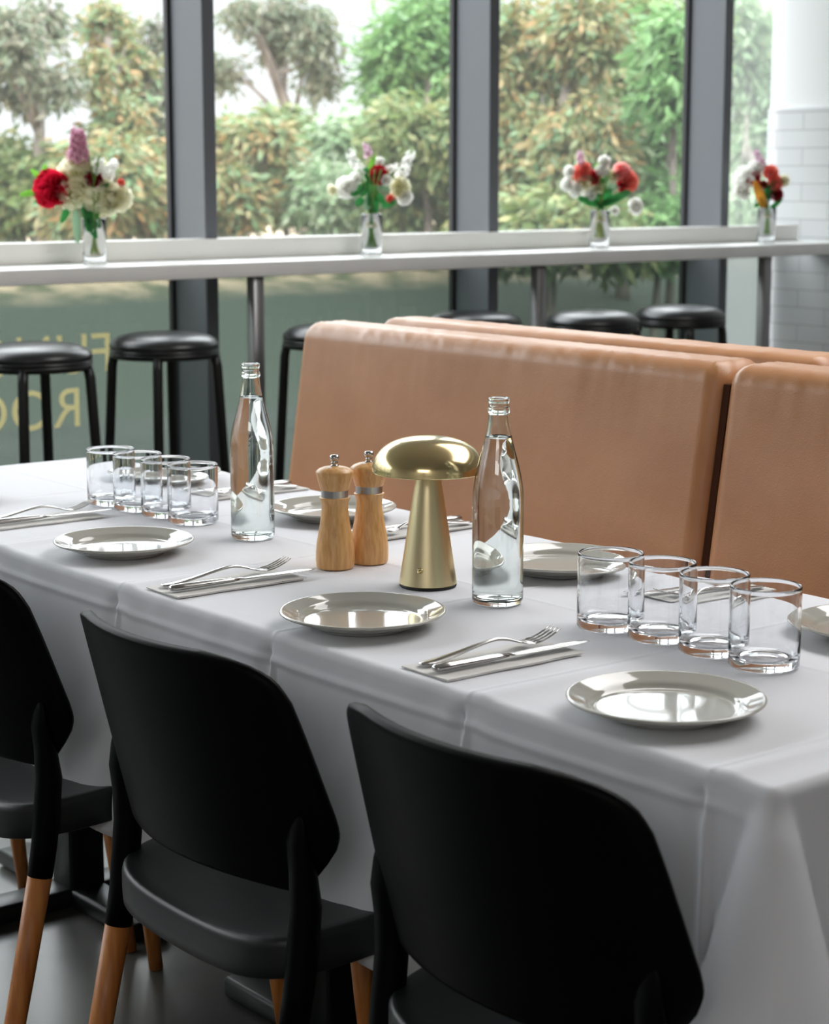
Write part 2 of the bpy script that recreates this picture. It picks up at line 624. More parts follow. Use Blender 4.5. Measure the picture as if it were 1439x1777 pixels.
def lettering(rows, ytop, size, gap, y_right, name, label):
    root = thing(name, label, 'window lettering', (XG + 0.001, y_right, ytop), 0)
    for k, (txt, indent) in enumerate(rows):
        cu = bpy.data.curves.new(name, 'FONT')
        cu.body = txt
        cu.size = size
        cu.space_character = 1.03
        cu.extrude = 0.0006
        tmp = bpy.data.objects.new('tmp_text', cu)
        COL.objects.link(tmp)
        dg = bpy.context.evaluated_depsgraph_get()
        me = bpy.data.meshes.new_from_object(tmp.evaluated_get(dg))
        bpy.data.objects.remove(tmp)
        # the text runs towards -Y (mirrored when seen from inside)
        for v in me.vertices:
            x, y, z = v.co
            v.co = (z, -x - indent, y - k * gap - 0.7 * size)
        me.materials.clear()
        me.materials.append(MATS['lettering_cream'])
        o = bpy.data.objects.new('letters', me)
        COL.objects.link(o)
        o.parent = root
    return root


# ------------------------------------------------------------------ banquette
def make_banquette():
    r = thing('banquette', 'tan leather banquette bench along the far side of the white table', 'bench', (-2.1, 2.3, 0))
    Y0 = 2.34      # front face at z = 0.97

    def recl(p):
        q = p.copy()
        q.y += (p.z - 0.97) * 0.145
        # soft sagging wrinkles near the top
        k = sstep(0.86, 0.99, p.z)
        q.z += 0.0014 * k * noise.noise(Vector((p.x * 62 + p.y * 90, p.y * 9, 3.1)))
        q.y += 0.0011 * sstep(0.80, 0.96, p.z) * noise.noise(Vector((p.x * 44, p.z * 8, 1.7)))
        q.y += 0.003 * noise.noise(Vector((p.x * 3.5, p.z * 2.2, 9.1)))
        return q

    segs = [(-3.29, -2.133), (-2.122, -0.95)]
    for x0, x1 in segs:
        b = bmesh.new()
        round_block(b, ((x0 + x1) / 2, Y0 + 0.062, 0.69), (x1 - x0, 0.124, 0.60), 0.034, (260, 16, 60), recl)
        child_at(obj('back_cushion', b, 'leather'), r)
        b = bmesh.new()
        round_block(b, ((x0 + x1) / 2, 2.09, 0.40), (x1 - x0, 0.46, 0.12), 0.03, (40, 20, 10))
        child_at(obj('seat_cushion', b, 'leather'), r)
    b = bmesh.new(); box(b, -2.1345, -2.1205, Y0 + 0.016, Y0 + 0.09, 0.42, 0.955)  # dark strip standing in for shade inside the cushion gap
    for v in b.verts:
        v.co.y += (v.co.z - 0.97) * 0.145
    child_at(obj('gap_shade_strip', b, 'gap_shade', smooth=False), r)
    b = bmesh.new(); box(b, -3.27, -0.95, 2.385, 2.43, 0.42, 0.95)
    for v in b.verts:
        v.co.y += (v.co.z - 0.97) * 0.145
    child_at(obj('back_frame', b, 'gap_shade', smooth=False), r)  # frame coloured dark so the gap reads as shaded
    b = bmesh.new(); box(b, -3.26, -0.95, 1.95, 2.50, 0.0, 0.34, 0.004, 1)
    child_at(obj('plinth', b, 'plinth_dark', smooth=False), r)
    # the bench behind, back to back
    r2 = thing('banquette', 'tan leather banquette standing back to back behind the nearer one, only its top edge showing', 'bench', (-2.1, 2.75, 0))

    def recl2(p):
        q = p.copy()
        q.y -= (p.z - 0.97) * 0.10
        k = sstep(0.86, 0.99, p.z)
        q.z += 0.0015 * k * noise.noise(Vector((p.x * 34 - p.y * 30, p.y * 9, 8.1)))
        return q
    for x0, x1 in [(-3.29, -2.09), (-2.08, -0.95)]:
        b = bmesh.new()
        round_block(b, ((x0 + x1) / 2, 2.60, 0.69), (x1 - x0, 0.124, 0.60), 0.034, (100, 14, 30), recl2)
        child_at(obj('back_cushion', b, 'leather'), r2)
        b = bmesh.new()
        round_block(b, ((x0 + x1) / 2, 2.86, 0.40), (x1 - x0, 0.46, 0.12), 0.03, (40, 20, 10))
        child_at(obj('seat_cushion', b, 'leather'), r2)
    b = bmesh.new(); box(b, -3.26, -0.95, 2.53, 3.05, 0.0, 0.34, 0.004, 1)
    child_at(obj('plinth', b, 'plinth_dark', smooth=False), r2)


make_banquette()

# ------------------------------------------------------------------ table and cloth
TX0, TX1 = -3.33, -1.113
TY0, TY1 = 1.308, 1.965
HEM = 0.352
CREASE = [-2.97, -2.61, -2.247, -1.885, -1.527, -1.183]   # cross creases pressed into the cloth


def table():
    r = thing('dining_table', 'long dining table under the white cloth, black pedestal feet showing', 'table', ((TX0 + TX1) / 2, (TY0 + TY1) / 2, 0))
    b = bmesh.new(); box(b, TX0 + 0.012, TX1 - 0.012, TY0 + 0.012, TY1 - 0.012, TZ - 0.034, TZ - 0.006, 0.003, 1)
    child_at(obj('tabletop', b, 'plinth_dark'), r)
    ym = (TY0 + TY1) / 2
    for x in (-1.42, -2.23, -3.0):
        b = bmesh.new(); box(b, x - 0.035, x + 0.035, ym - 0.035, ym + 0.035, 0.02, TZ - 0.035, 0.006, 2)
        c = child_at(obj('pedestal', b, 'stool_metal'), r)
        b = bmesh.new()
        for a in (0, 1):
            hx, hy = (0.25, 0.035) if a else (0.035, 0.27)
            box(b, x - hx, x + hx, ym - hy, ym + hy, 0.001 + a * 0.0005, 0.035, 0.008, 2)
        f = obj('foot', b, 'stool_metal')
        child_at(f, r)
    return r


table()


def cloth():
    rr = 0.010
    # sample positions
    def axis(a, c, cr, step):
        xs = set()
        n_ = int(round((c - a) / step))
        for i in range(n_ + 1):
            xs.add(round(a + (c - a) * i / n_, 5))
        for k in cr:
            for d in (-0.012, -0.008, -0.005, -0.0025, 0, 0.0025, 0.005, 0.008, 0.012):
                if a < k + d < c:
                    xs.add(round(k + d, 5))
        for d in (0.002, 0.004, 0.007, 0.011, 0.016, 0.022, 0.027, 0.032, 0.037, 0.042, 0.048, 0.054, 0.06, 0.067, 0.075, 0.083, 0.092, 0.101):
            xs.add(round(a + d, 5)); xs.add(round(c - d, 5))
        xs = sorted(xs)
        out = [xs[0]]
        for x in xs[1:]:
            if x - out[-1] > 0.0012:
                out.append(x)
        out[-1] = c
        return out
    X = axis(TX0, TX1, CREASE, 0.011)
    LC = (TY0 + TY1) / 2 + 0.03
    Y = axis(TY0, TY1, [LC], 0.011)
    bm = bmesh.new()

    def ztop(x, y):
        z = TZ
        for i, c in enumerate(CREASE):
            d = x - c
            s = 1 if i % 2 == 0 else 0.8
            # a pressed fold: sharp little ridge with a shallow wave on one side
            z += s * (0.0017 * gauss(d, 0.004) + 0.0034 * gauss(d - 0.020, 0.016) * (0.15 + 0.85 * sstep(0.42, 0.02, y - TY0)) - 0.001 * gauss(d + 0.018, 0.012))
        z += 0.0009 * gauss(y - LC, 0.004)
        z += 0.0009 * noise.noise(Vector((x * 5, y * 5, 0.3))) + 0.0004 * noise.noise(Vector((x * 14, y * 22, 4.3)))
        # keep the dip-free zone
        return z
    V = {}
    nx, ny = len(X), len(Y)
    for i, x in enumerate(X):
        for j, y in enumerate(Y):
            V[i, j] = bm.verts.new((x, y, ztop(x, y)))
    for i in range(nx - 1):
        for j in range(ny - 1):
            bm.faces.new((V[i, j], V[i + 1, j], V[i + 1, j + 1], V[i, j + 1]))
    # perimeter, counter-clockwise from near-left corner
    per = [(i, 0) for i in range(nx - 1)] + [(nx - 1, j) for j in range(ny - 1)] + \
          [(i, ny - 1) for i in range(nx - 1, 0, -1)] + [(0, j) for j in range(ny - 1, 0, -1)]
    depths = [0.0, 0.25, 0.5, 0.75, 1.0]
    drops_unused = [0.006, 0.012, 0.018, 0.024, 0.028, 0.032, 0.037, 0.045] + [0.055 + 0.0125 * k for k in range(0, 40)]
    corners = [(TX1, TY0), (TX1, TY1), (TX0, TY1), (TX0, TY0)]

    def info(i, j):
        x, y = X[i], Y[j]
        ds = [(abs(x - cx) + abs(y - cy), k) for k, (cx, cy) in enumerate(corners)]
        d, k = min(ds)
        nrm = Vector((0, 0, 0))
        if j == 0:
            nrm += Vector((0, -1, 0))
        if j == ny - 1:
            nrm += Vector((0, 1, 0))
        if i == nx - 1:
            nrm += Vector((1, 0, 0))
        if i == 0:
            nrm += Vector((-1, 0, 0))
        nrm.normalize()
        cx, cy = corners[k]
        diag = Vector((1 if cx == TX1 else -1, 1 if cy == TY1 else -1, 0)).normalized()
        return x, y, d, nrm, diag

    def hem(i, j, d):
        x, y = X[i], Y[j]
        base = HEM if j in (0, ny - 1) else 0.205
        top = 0.42
        if j == ny - 1:
            base = 0.262                      # rests just above the bench seat
        if y > (TY0 + TY1) / 2:
            top = 0.272
        return base + (top - base) * math.exp(-(d / 0.085) ** 2)

    prev = [V[p] for p in per]
    NR = 56
    for k in range(1, NR + 1):
        ring = []
        f = k / NR
        for (i, j) in per:
            x, y, d, nrm, diag = info(i, j)
            H = hem(i, j, d)
            # first rings make the rounded edge
            if k <= 5:
                a = k / 5 * math.pi / 2
                out = rr * math.sin(a)
                dn = rr * (1 - math.cos(a))
            else:
                g = (k - 5) / (NR - 5)
                dn = rr + (H - rr) * (0.28 * g + 0.72 * g ** 1.9)
                out = rr
            t = dn
            # hanging folds
            wob = 0.0
            s = x if j in (0, ny - 1) else y
            fall = sstep(0.02, 0.30, t)
            if j in (0, ny - 1):
                wob += fall * (0.012 * noise.noise(Vector((s * 4.2, 0.4 + j * 0.01, t * 1.2))) + 0.006 * noise.noise(Vector((s * 11, 2.4, t * 2.0))))
                for ci, c in enumerate(CREASE):
                    dd = s - c
                    wob += (0.0050 * gauss(dd, 0.006) - 0.004 * gauss(dd + 0.014, 0.009) + 0.002 * gauss(dd - 0.03, 0.02)) * sstep(0.012, 0.04, t) * (1 - 0.35 * sstep(0.1, 0.3, t))
                    # pinched tuck at the crossing with the lengthwise crease
                    wob += -0.0075 * gauss(dd + 0.005, 0.006) * gauss(t - 0.034, 0.012)
                # small puckers hanging below the edge
                wob += 0.0022 * noise.noise(Vector((s * 30, 5.0, t * 9))) * gauss(t - 0.02, 0.03) + 0.0022 * fall * noise.noise(Vector((s * 26 + t * 14, 8.0, t * 16)))
                wob += 0.0030 * gauss(t - 0.034, 0.0042)      # lengthwise crease
                wob += 0.012 * t / HEM
            else:
                wob += fall * 0.010 * noise.noise(Vector((s * 6, 7.7, t * 2)))
                wob += 0.010 * t / 0.2
            # corner fold: a cone of spare cloth that stands out and overlaps the sides a little
            d0 = 0.010 + 0.30 * t
            u = min(1.0, d / d0)
            L = 0.42 * t * sstep(0.0, 0.05, t)
            side = Vector((-diag.y, diag.x, 0))
            inward = Vector((x - (TX1 if diag.x > 0 else TX0), y - (TY0 if diag.y < 0 else TY1), 0))
            if inward.dot(side) < 0:
                side = -side
            if d < 1e-6:
                side = Vector((0, 0, 0))
            cone = L * (1 - u) ** 1.1 * (1 + 0.9 * u)
            lat = 0.115 * t * sstep(0.0, 0.06, t) * math.sin(math.pi * min(1.0, u)) ** 1.0
            wob *= (1 - 0.8 * gauss(d, 0.06))
            pos = Vector((x, y, 0)) + nrm * (out + wob) + diag * cone + side * lat
            z = ztop(x, y) - dn
            ring.append(bm.verts.new((pos.x, pos.y, z)))
        nP = len(per)
        for q in range(nP):
            p2 = (q + 1) % nP
            bm.faces.new((prev[q], ring[q], ring[p2], prev[p2]))
        prev = ring
    o = obj('tablecloth', bm, 'cloth')
    tag(o, 'white tablecloth with pressed creases hanging over the long table', 'tablecloth')
    sol = o.modifiers.new('thickness', 'SOLIDIFY')
    sol.thickness = 0.0012
    sol.offset = -1
    return o


cloth()
ON = TZ + 0.0010   # things stand on this

# ------------------------------------------------------------------ chairs


def make_chair(label):
    S = 0.9
    r = thing('dining_chair', label, 'chair', (0, 0, 0))

    def yb(x, z):  # rear face of the backrest, local (old units), y=0 is the seat centre line (1.5 in old units)
        return (1.268 - (z - 0.5) * 0.25 + 1.27 * x * x) - 1.5

    def T(x, y, z):
        return Vector((x * S, y * S, (z + 0.08) * S))

    # outline half-width by height
    def hw(z):
        pts = [(0.484, 0.196), (0.492, 0.206), (0.505, 0.217), (0.525, 0.233), (0.545, 0.2465), (0.558, 0.2520), (0.570, 0.2545), (0.585, 0.2545), (0.60, 0.2525), (0.65, 0.2465), (0.70, 0.2400),
               (0.735, 0.234), (0.755, 0.226), (0.768, 0.215), (0.777, 0.198), (0.784, 0.172), (0.7885, 0.135)]
        for (z0, w0), (z1, w1) in zip(pts[:-1], pts[1:]):
            if z <= z1:
                return w0 + (w1 - w0) * (z - z0) / (z1 - z0)
        return pts[-1][1]
    zs = [0.484, 0.488, 0.492, 0.498, 0.505, 0.515, 0.525, 0.535, 0.545, 0.553, 0.56, 0.568, 0.576, 0.59, 0.61, 0.63, 0.65, 0.67, 0.69, 0.71, 0.72, 0.735, 0.747, 0.757, 0.765, 0.772, 0.778, 0.783, 0.7865, 0.7885]
    NC = 36
    b = bmesh.new()
    front, back = [], []
    for z in zs:
        hwz = hw(z)
        fr, bk = [], []
        for c in range(NC + 1):
            u = -1 + 2 * c / NC
            x = hwz * u
            # bottom edge arches up very slightly between the legs
            zz = z + (0.006 * (1 - u * u) if z < 0.5 else 0)
            edge = min(1.0, (1 - abs(u)) * 14, (0.791 - z) * 160, (z - 0.481) * 160)
            th = 0.0035 + 0.0045 * max(0, min(1, edge)) ** 0.5
            nrm = Vector((2.3 * x, -1.0, -0.23)).normalized()
            p = Vector((x, yb(x, zz) + 0.008, zz))
            bk.append(b.verts.new(T(*(p + nrm * th))))
            fr.append(b.verts.new(T(*(p - nrm * th))))
        front.append(fr); back.append(bk)
    nz_ = len(zs)
    for i in range(nz_ - 1):
        for c in range(NC):
            b.faces.new((back[i][c], back[i][c + 1], back[i + 1][c + 1], back[i + 1][c]))
            b.faces.new((front[i][c], front[i + 1][c], front[i + 1][c + 1], front[i][c + 1]))
        b.faces.new((back[i][0], back[i + 1][0], front[i + 1][0], front[i][0]))
        b.faces.new((back[i][NC], front[i][NC], front[i + 1][NC], back[i + 1][NC]))
    for c in range(NC):
        b.faces.new((back[0][c], front[0][c], front[0][c + 1], back[0][c + 1]))
        b.faces.new((back[-1][c], back[-1][c + 1], front[-1][c + 1], front[-1][c]))
    obj('backrest', b, 'black_plastic', r)

    # seat: dished rounded square with a deep apron
    b = bmesh.new()
    NA = 96
    cx, cy = 0.0, -0.008
    ax, ay = 0.222, 0.222

    def rad(a):
        p = 4.6
        return 1.0 / ((abs(math.cos(a)) ** p + abs(math.sin(a)) ** p) ** (1 / p))

    def seat_pt(rho, a, dz):
        x = ax * rho * rad(a) * math.cos(a)
        y = ay * rho * rad(a) * math.sin(a)
        # dish: hollow in the middle rear, rear edge sags in the middle, sides up
        z = 0.425 + 0.018 * (x / ax) ** 2 + 0.012 * (y / ay) - 0.010 * (1 - rho * rho)
        z += 0.010 * sstep(0.4, 1.0, y / ay) * -1
        return T(cx + x, cy + y, z + dz)
    rings = []
    for k in range(1, 13):
        rings.append([seat_pt(k / 12 * 0.965, 2 * math.pi * i / NA, 0) for i in range(NA)])
    for rho, dz in ((0.982, -0.0015), (0.995, -0.006), (1.0, -0.013), (1.0, -0.035), (0.997, -0.052), (0.985, -0.054), (0.975, -0.05), (0.97, -0.02), (0.9, -0.014)):
        rings.append([seat_pt(rho, 2 * math.pi * i / NA, dz) for i in range(NA)])
    vr = [[b.verts.new(p) for p in R] for R in rings]
    c0 = b.verts.new(seat_pt(0, 0, 0)); c1 = b.verts.new(seat_pt(0, 0, -0.014))
    for i in range(NA):
        j = (i + 1) % NA
        b.faces.new((c0, vr[0][i], vr[0][j]))
        b.faces.new((c1, vr[-1][j], vr[-1][i]))
        for A, B in zip(vr[:-1], vr[1:]):
            b.faces.new((A[i], B[i], B[j], A[j]))
    st = obj('seat', b, 'seat_plastic', r)
    # drain slot
    b = bmesh.new()
    pts = [T(cx - 0.014 + 0.028 * k / 6, cy + 0.02, 0.4162) for k in range(7)]
    sweep(b, pts, [(0.002, 0.0006), (0.004, 0.0012), (0.0045, 0.0012), (0.0045, 0.0012), (0.0045, 0.0012), (0.004, 0.0012), (0.002, 0.0006)], 10)
    obj('drain_slot', b, 'rubber', st)

    # legs
    for sgn in (-1, 1):
        # rear: rib on the back of the panel, down to the socket
        path = [(0.214, yb(0.214, 0.60) + 0.008, 0.60), (0.213, yb(0.213, 0.58) + 0.004, 0.58), (0.212, yb(0.212, 0.55) - 0.003, 0.55), (0.211, yb(0.211, 0.515) - 0.003, 0.515),
                (0.211, 1.322 - 1.5, 0.47), (0.211, 1.317 - 1.5, 0.42), (0.211, 1.311 - 1.5, 0.37), (0.211, 1.302 - 1.5, 0.322)]
        rr_ = [(0.006, 0.003), (0.015, 0.006), (0.019, 0.011), (0.0205, 0.016), (0.0205, 0.020), (0.020, 0.0205), (0.0195, 0.0195), (0.0190, 0.0190)]
        b = bmesh.new()
        sweep(b, [T(sgn * p[0], p[1], p[2]) for p in path], [(a * S, c * S) for a, c in rr_], 20, up=(0, 1, 0))
        lg = obj('leg', b, 'black_plastic', r)
        b = bmesh.new()
        q = [(0.211, 1.3025 - 1.5, 0.324), (0.212, 1.270 - 1.5, 0.18), (0.213, 1.237 - 1.5, 0.04), (0.215, 1.212 - 1.5, -0.077)]
        sweep(b, [T(sgn * p[0], p[1], p[2]) for p in q], [0.0185 * S, 0.017 * S, 0.0155 * S, 0.013 * S], 20, up=(0, 1, 0))
        obj('wooden_leg_end', b, 'beech_leg', lg)
        # front
        b = bmesh.new()
        q = [(0.188, 1.672 - 1.5, 0.415), (0.192, 1.685 - 1.5, 0.37), (0.197, 1.70 - 1.5, 0.30), (0.20, 1.712 - 1.5, 0.23)]
        sweep(b, [T(sgn * p[0], p[1], p[2]) for p in q], [0.026 * S, 0.024 * S, 0.021 * S, 0.0195 * S], 20, up=(0, 1, 0))
        lg = obj('leg', b, 'black_plastic', r)
        b = bmesh.new()
        q = [(0.20, 1.7115 - 1.5, 0.232), (0.204, 1.727 - 1.5, 0.10), (0.208, 1.748 - 1.5, -0.078)]
        sweep(b, [T(sgn * p[0], p[1], p[2]) for p in q], [0.0185 * S, 0.0165 * S, 0.013 * S], 20, up=(0, 1, 0))
        obj('wooden_leg_end', b, 'beech_leg', lg)
    return r


GC = 'dining chairs along the near side of the table'
ch = make_chair('black plastic dining chair with wooden legs, nearest the camera at the table end')
ch['group'] = GC
ch.location = (-1.475 * 0.9, 1.35, 0)
dup(ch, (-2.067 * 0.9, 1.35, 0), 0, 'black plastic dining chair in the middle, with its whole seat in view', GC)
dup(ch, (-2.727 * 0.9, 1.355, 0), 0, 'black plastic dining chair cut off by the left edge of the photo', GC)
dup(ch, (-3.245 * 0.9, 1.36, 0), 0, 'black dining chair hidden at far left except for one wooden front leg', GC)

# ------------------------------------------------------------------ plates
GP_N = 'plates along the chair side of the table'
GP_F = 'plates along the banquette side of the table'


def make_plate(label):
    r = thing('dinner_plate', label, 'plate', (0, 0, 0), 0, GP_N)
    prof = [(0, 0.0035), (0.055, 0.0035), (0.056, 0.0), (0.060, 0.0), (0.0625, 0.003), (0.072, 0.0055), (0.085, 0.0105), (0.097, 0.0155), (0.1020, 0.0172), (0.1033, 0.0187), (0.1026, 0.0201), (0.1005, 0.0204),
            (0.0975, 0.0193), (0.090, 0.0165), (0.083, 0.0140), (0.0795, 0.0120), (0.076, 0.0088), (0.071, 0.0075), (0.05, 0.0068), (0.02, 0.0066), (0, 0.0066)]
    b = bmesh.new()
    lathe(b, [(a * 0.98, c) for a, c in smooth_prof(prof, 3)], 96)
    obj('plate_body', b, 'plate_glaze', r)
    return r


P = make_plate('pale grey glazed plate nearest the camera, in front of the four near glasses')
P.location = (-1.487 * .9, 1.558 * .9, ON)
dup(P, (-2.052 * .9, 1.56 * .9, ON), 0, 'pale grey glazed plate in front of the brass lamp', GP_N)
dup(P, (-2.706 * .9, 1.576 * .9, ON), 0, 'pale grey glazed plate left of the left bottle, in front of the far glasses', GP_N)
dup(P, (-3.365 * .9, 1.56 * .9, ON), 0, 'pale grey plate of which only the rim shows at the left edge', GP_N)
dup(P, (-1.570 * .9, 2.045 * .9, ON), 0, 'pale grey plate cut by the right edge behind the near glasses', GP_F)
dup(P, (-2.160 * .9, 2.020 * .9, ON), 0, 'pale grey plate behind the right bottle by the banquette', GP_F)
dup(P, (-2.755 * .9, 2.030 * .9, ON), 0, 'pale grey plate behind the pepper mills by the banquette', GP_F)
dup(P, (-3.306 * .9, 2.02 * .9, ON), 0, 'pale grey plate seen behind the far row of glasses', GP_F)

# ------------------------------------------------------------------ drinking glasses
GG_N, GG_F = 'tumblers in the near row', 'tumblers in the far row'


def make_glass(label):
    r = thing('drinking_glass', label, 'drinking glass', (0, 0, 0), 0, GG_N)
    R = 0.0398
    outer = [(0, 0.0038), (0.018, 0.0032), (0.028, 0.0016), (0.0345, 0.0), (0.0372, 0.0012), (R, 0.0042), (R, 0.02), (R, 0.05), (R, 0.087), (R + 0.0001, 0.0908), (R - 0.0004, 0.0922), (R - 0.0013, 0.0925),
             (R - 0.0022, 0.0920), (R - 0.0026, 0.0908), (R - 0.0024, 0.087), (R - 0.0024, 0.05), (R - 0.0026, 0.019), (R - 0.0038, 0.0135), (R - 0.008, 0.0108), (0.015, 0.0098), (0, 0.0095)]
    b = bmesh.new()
    lathe(b, outer, 96)
    obj('glass_body', b, 'clear_glass', r)
    return r


G = make_glass('clear glass tumbler in the near row, frontmost and nearest the camera')
near = [(-1.565, 1.812), (-1.655, 1.818), (-1.748, 1.820), (-1.836, 1.812)]
far = [(-2.873, 1.813), (-2.962, 1.813), (-3.050, 1.808), (-3.135, 1.802)]
G.location = (near[0][0] * .9, near[0][1] * .9, ON)
lab = ['clear glass tumbler second from the front in the near row', 'clear glass tumbler third from the front in the near row', 'clear glass tumbler at the back of the near row, beside the right bottle']
for (x, y), s in zip(near[1:], lab):
    dup(G, (x * .9, y * .9, ON), 0, s, GG_N)
lab = ['clear glass tumbler in the far row nearest the left bottle', 'clear glass tumbler second from the left bottle in the far row', 'clear glass tumbler third from the left bottle in the far row', 'clear glass tumbler leftmost in the far row']
for (x, y), s in zip(far, lab):
    dup(G, (x * .9, y * .9, ON), 0, s, GG_F)

# ------------------------------------------------------------------ bottles


def make_bottle(label):
    r = thing('water_bottle', label, 'bottle', (0, 0, 0), 0, 'glass water bottles')
    k = 0.0001722
    out = [(0, 12), (120, 8), (165, 2), (180, 12), (188, 34), (190, 60), (190, 250), (190, 480), (190, 740), (189, 800), (186, 860), (180, 920), (169, 990), (154, 1060), (136, 1130), (118, 1200), (101, 1270), (88, 1340), (80, 1400), (74, 1450)]
    body = smooth_prof(out, 3)
    neck = [(73, 1462), (80, 1468), (83, 1480), (82, 1496), (77, 1504), (74, 1512), (74, 1540), (78, 1550), (80, 1560), (79, 1572), (74, 1580), (66, 1582), (60, 1578), (57, 1566), (56, 1500), (58, 1450)]
    inn = [(62, 1400), (70, 1340), (83, 1270), (101, 1195), (121, 1122), (139, 1052), (153, 985), (164, 915), (170, 856), (173, 798), (174, 740), (174, 480), (174, 250), (173, 85), (166, 62), (140, 50), (80, 62), (0, 70)]
    inn = smooth_prof(inn, 3)
    prof = [(a * k, c * k * 0.968) for a, c in body + neck + inn]
    b = bmesh.new()
    lathe(b, prof, 96)
    obj('glass_body', b, 'bottle_glass', r)
    # water up to the neck, touching the inside wall
    lvl = 1290
    wp = [(a + 1.2, c - (1.2 if c < 75 else 0)) for a, c in inn if c <= lvl][::-1]
    wp[0] = (0, wp[0][1])
    # radius at the level
    top_r = wp[-1][0]
    wp += [(top_r, lvl), (top_r - 3, lvl - 3), (top_r - 9, lvl - 6), (0, lvl - 6)]
    b = bmesh.new()
    lathe(b, [(a * k, c * k * 0.968) for a, c in wp], 96)
    obj('water', b, 'water', r)
    return r


B = make_bottle('clear glass water bottle right of the brass lamp')
B.location = (-2.045 * .9, 1.795 * .9, ON)
dup(B, (-2.680 * .9, 1.808 * .9, ON), 0, 'clear glass water bottle left of the wooden mills', 'glass water bottles')

# ------------------------------------------------------------------ pepper mills


def make_mill(label):
    r = thing('pepper_mill', label, 'pepper mill', (0, 0, 0), 0, 'wooden mills')
    k = 0.0001865
    body = [(0, 2), (100, 0), (136, 2), (141, 12), (145, 60), (144, 120), (138, 190), (127, 250), (114, 320), (104, 390), (99, 440), (100, 480), (107, 505), (115, 522), (115, 530), (108, 534), (60, 534), (0, 534)]
    b = bmesh.new(); lathe(b, [(a * k, c * k) for a, c in body], 64); obj('body', b, 'mill_wood', r, angle=50)
    b = bmesh.new(); lathe(b, [(0, 530 * k), (101 * k, 530 * k), (101 * k, 588 * k), (0, 588 * k)], 64); obj('metal_ring', b, 'brushed_steel', r, angle=40)
    head = [(0, 586), (104, 586), (108, 590), (110, 600), (141, 712), (142, 720), (138, 728), (118, 744), (85, 757), (45, 764), (25, 766), (0, 766)]
    b = bmesh.new(); lathe(b, [(a * k, c * k) for a, c in head], 64); obj('head', b, 'mill_wood', r, angle=50)
    kn = [(0, 763), (30, 764), (30, 771), (22, 776), (21, 780), (28, 786), (30, 792), (22, 798), (26, 807), (35, 817), (37, 828), (34, 840), (24, 848), (0, 850)]
    b = bmesh.new(); lathe(b, [(a * k, c * k) for a, c in kn], 32); obj('knob', b, 'steel', r)
    return r


M_ = make_mill('wooden pepper mill standing left and in front of its twin')
M_.location = (-2.395 * .9, 1.768 * .9, ON)
dup(M_, (-2.388 * .9 - .006, 1.842 * .9 - .007, ON), 0.5, 'wooden pepper mill behind its twin, beside the brass lamp', 'wooden mills')

# ------------------------------------------------------------------ brass mushroom lamp


def make_lamp():
    r = thing('table_lamp', 'brass mushroom-shaped table lamp in the middle of the table', 'lamp', (-1.9798, 1.6147, ON))
    b = bmesh.new(); lathe(b, [(0, 0.0), (0.0375, 0.0), (0.0380, 0.0008), (0.0380, 0.003), (0, 0.003)], 64); obj('base_ring', b, 'rubber', r)
    b = bmesh.new(); lathe(b, [(0, 0.0028), (0.0372, 0.0028), (0.0385, 0.0042), (0.0150, 0.158), (0, 0.158)], 96); obj('stem', b, 'brass', r, angle=40)
    R = 0.0742
    z0 = 0.1545
    pts = []
    for i in range(0, 25):
        a = math.pi / 2 * i / 24
        rr_ = R * math.cos(a) ** 0.80
        zz = z0 + 0.0455 * math.sin(a) ** 0.92
        pts.append((rr_, zz))
    pts[-1] = (0, pts[-1][1])
    inner = [(max(0, a - 0.0012) if a > 0 else 0, c - 0.0012) for a, c in pts[::-1]]
    inner[0] = (0, inner[0][1])
    prof = [(R - 0.0012, z0 - 0.0012)][:0] + pts[::-1] + [(R + 0.0002, z0 - 0.001), (R - 0.0008, z0 - 0.0016)] + [(a, c) for a, c in inner[::-1]]
    b = bmesh.new(); lathe(b, prof, 128); obj('lamp_shade', b, 'brass_cap', r)
    b = bmesh.new(); lathe(b, [(0, 0.158), (0.030, 0.158), (0.034, 0.163), (0.03, 0.17), (0, 0.17)], 48); obj('light_diffuser', b, 'lamp_diffuser', r)
    # round switch button low on the stem, towards the camera
    b = bmesh.new(); lathe(b, [(0, 0.0), (0.0042, 0.0), (0.0042, 0.0016), (0.0034, 0.0022), (0.0024, 0.0008), (0.0014, 0.0006), (0.001, 0.0016), (0, 0.0018)], 24)
    o = obj('switch_button', b, 'brass_cap', r)
    d = Vector((0.56, -0.83, 0)).normalized()
    rad_ = 0.0385 - (0.0385 - 0.015) * (0.022 / 0.154)
    o.location = (d.x * rad_, d.y * rad_, 0.026)
    o.rotation_euler = Vector((d.x, d.y, 0.15)).to_track_quat('Z', 'Y').to_euler()
    return r


make_lamp()

# ------------------------------------------------------------------ cutlery and napkins


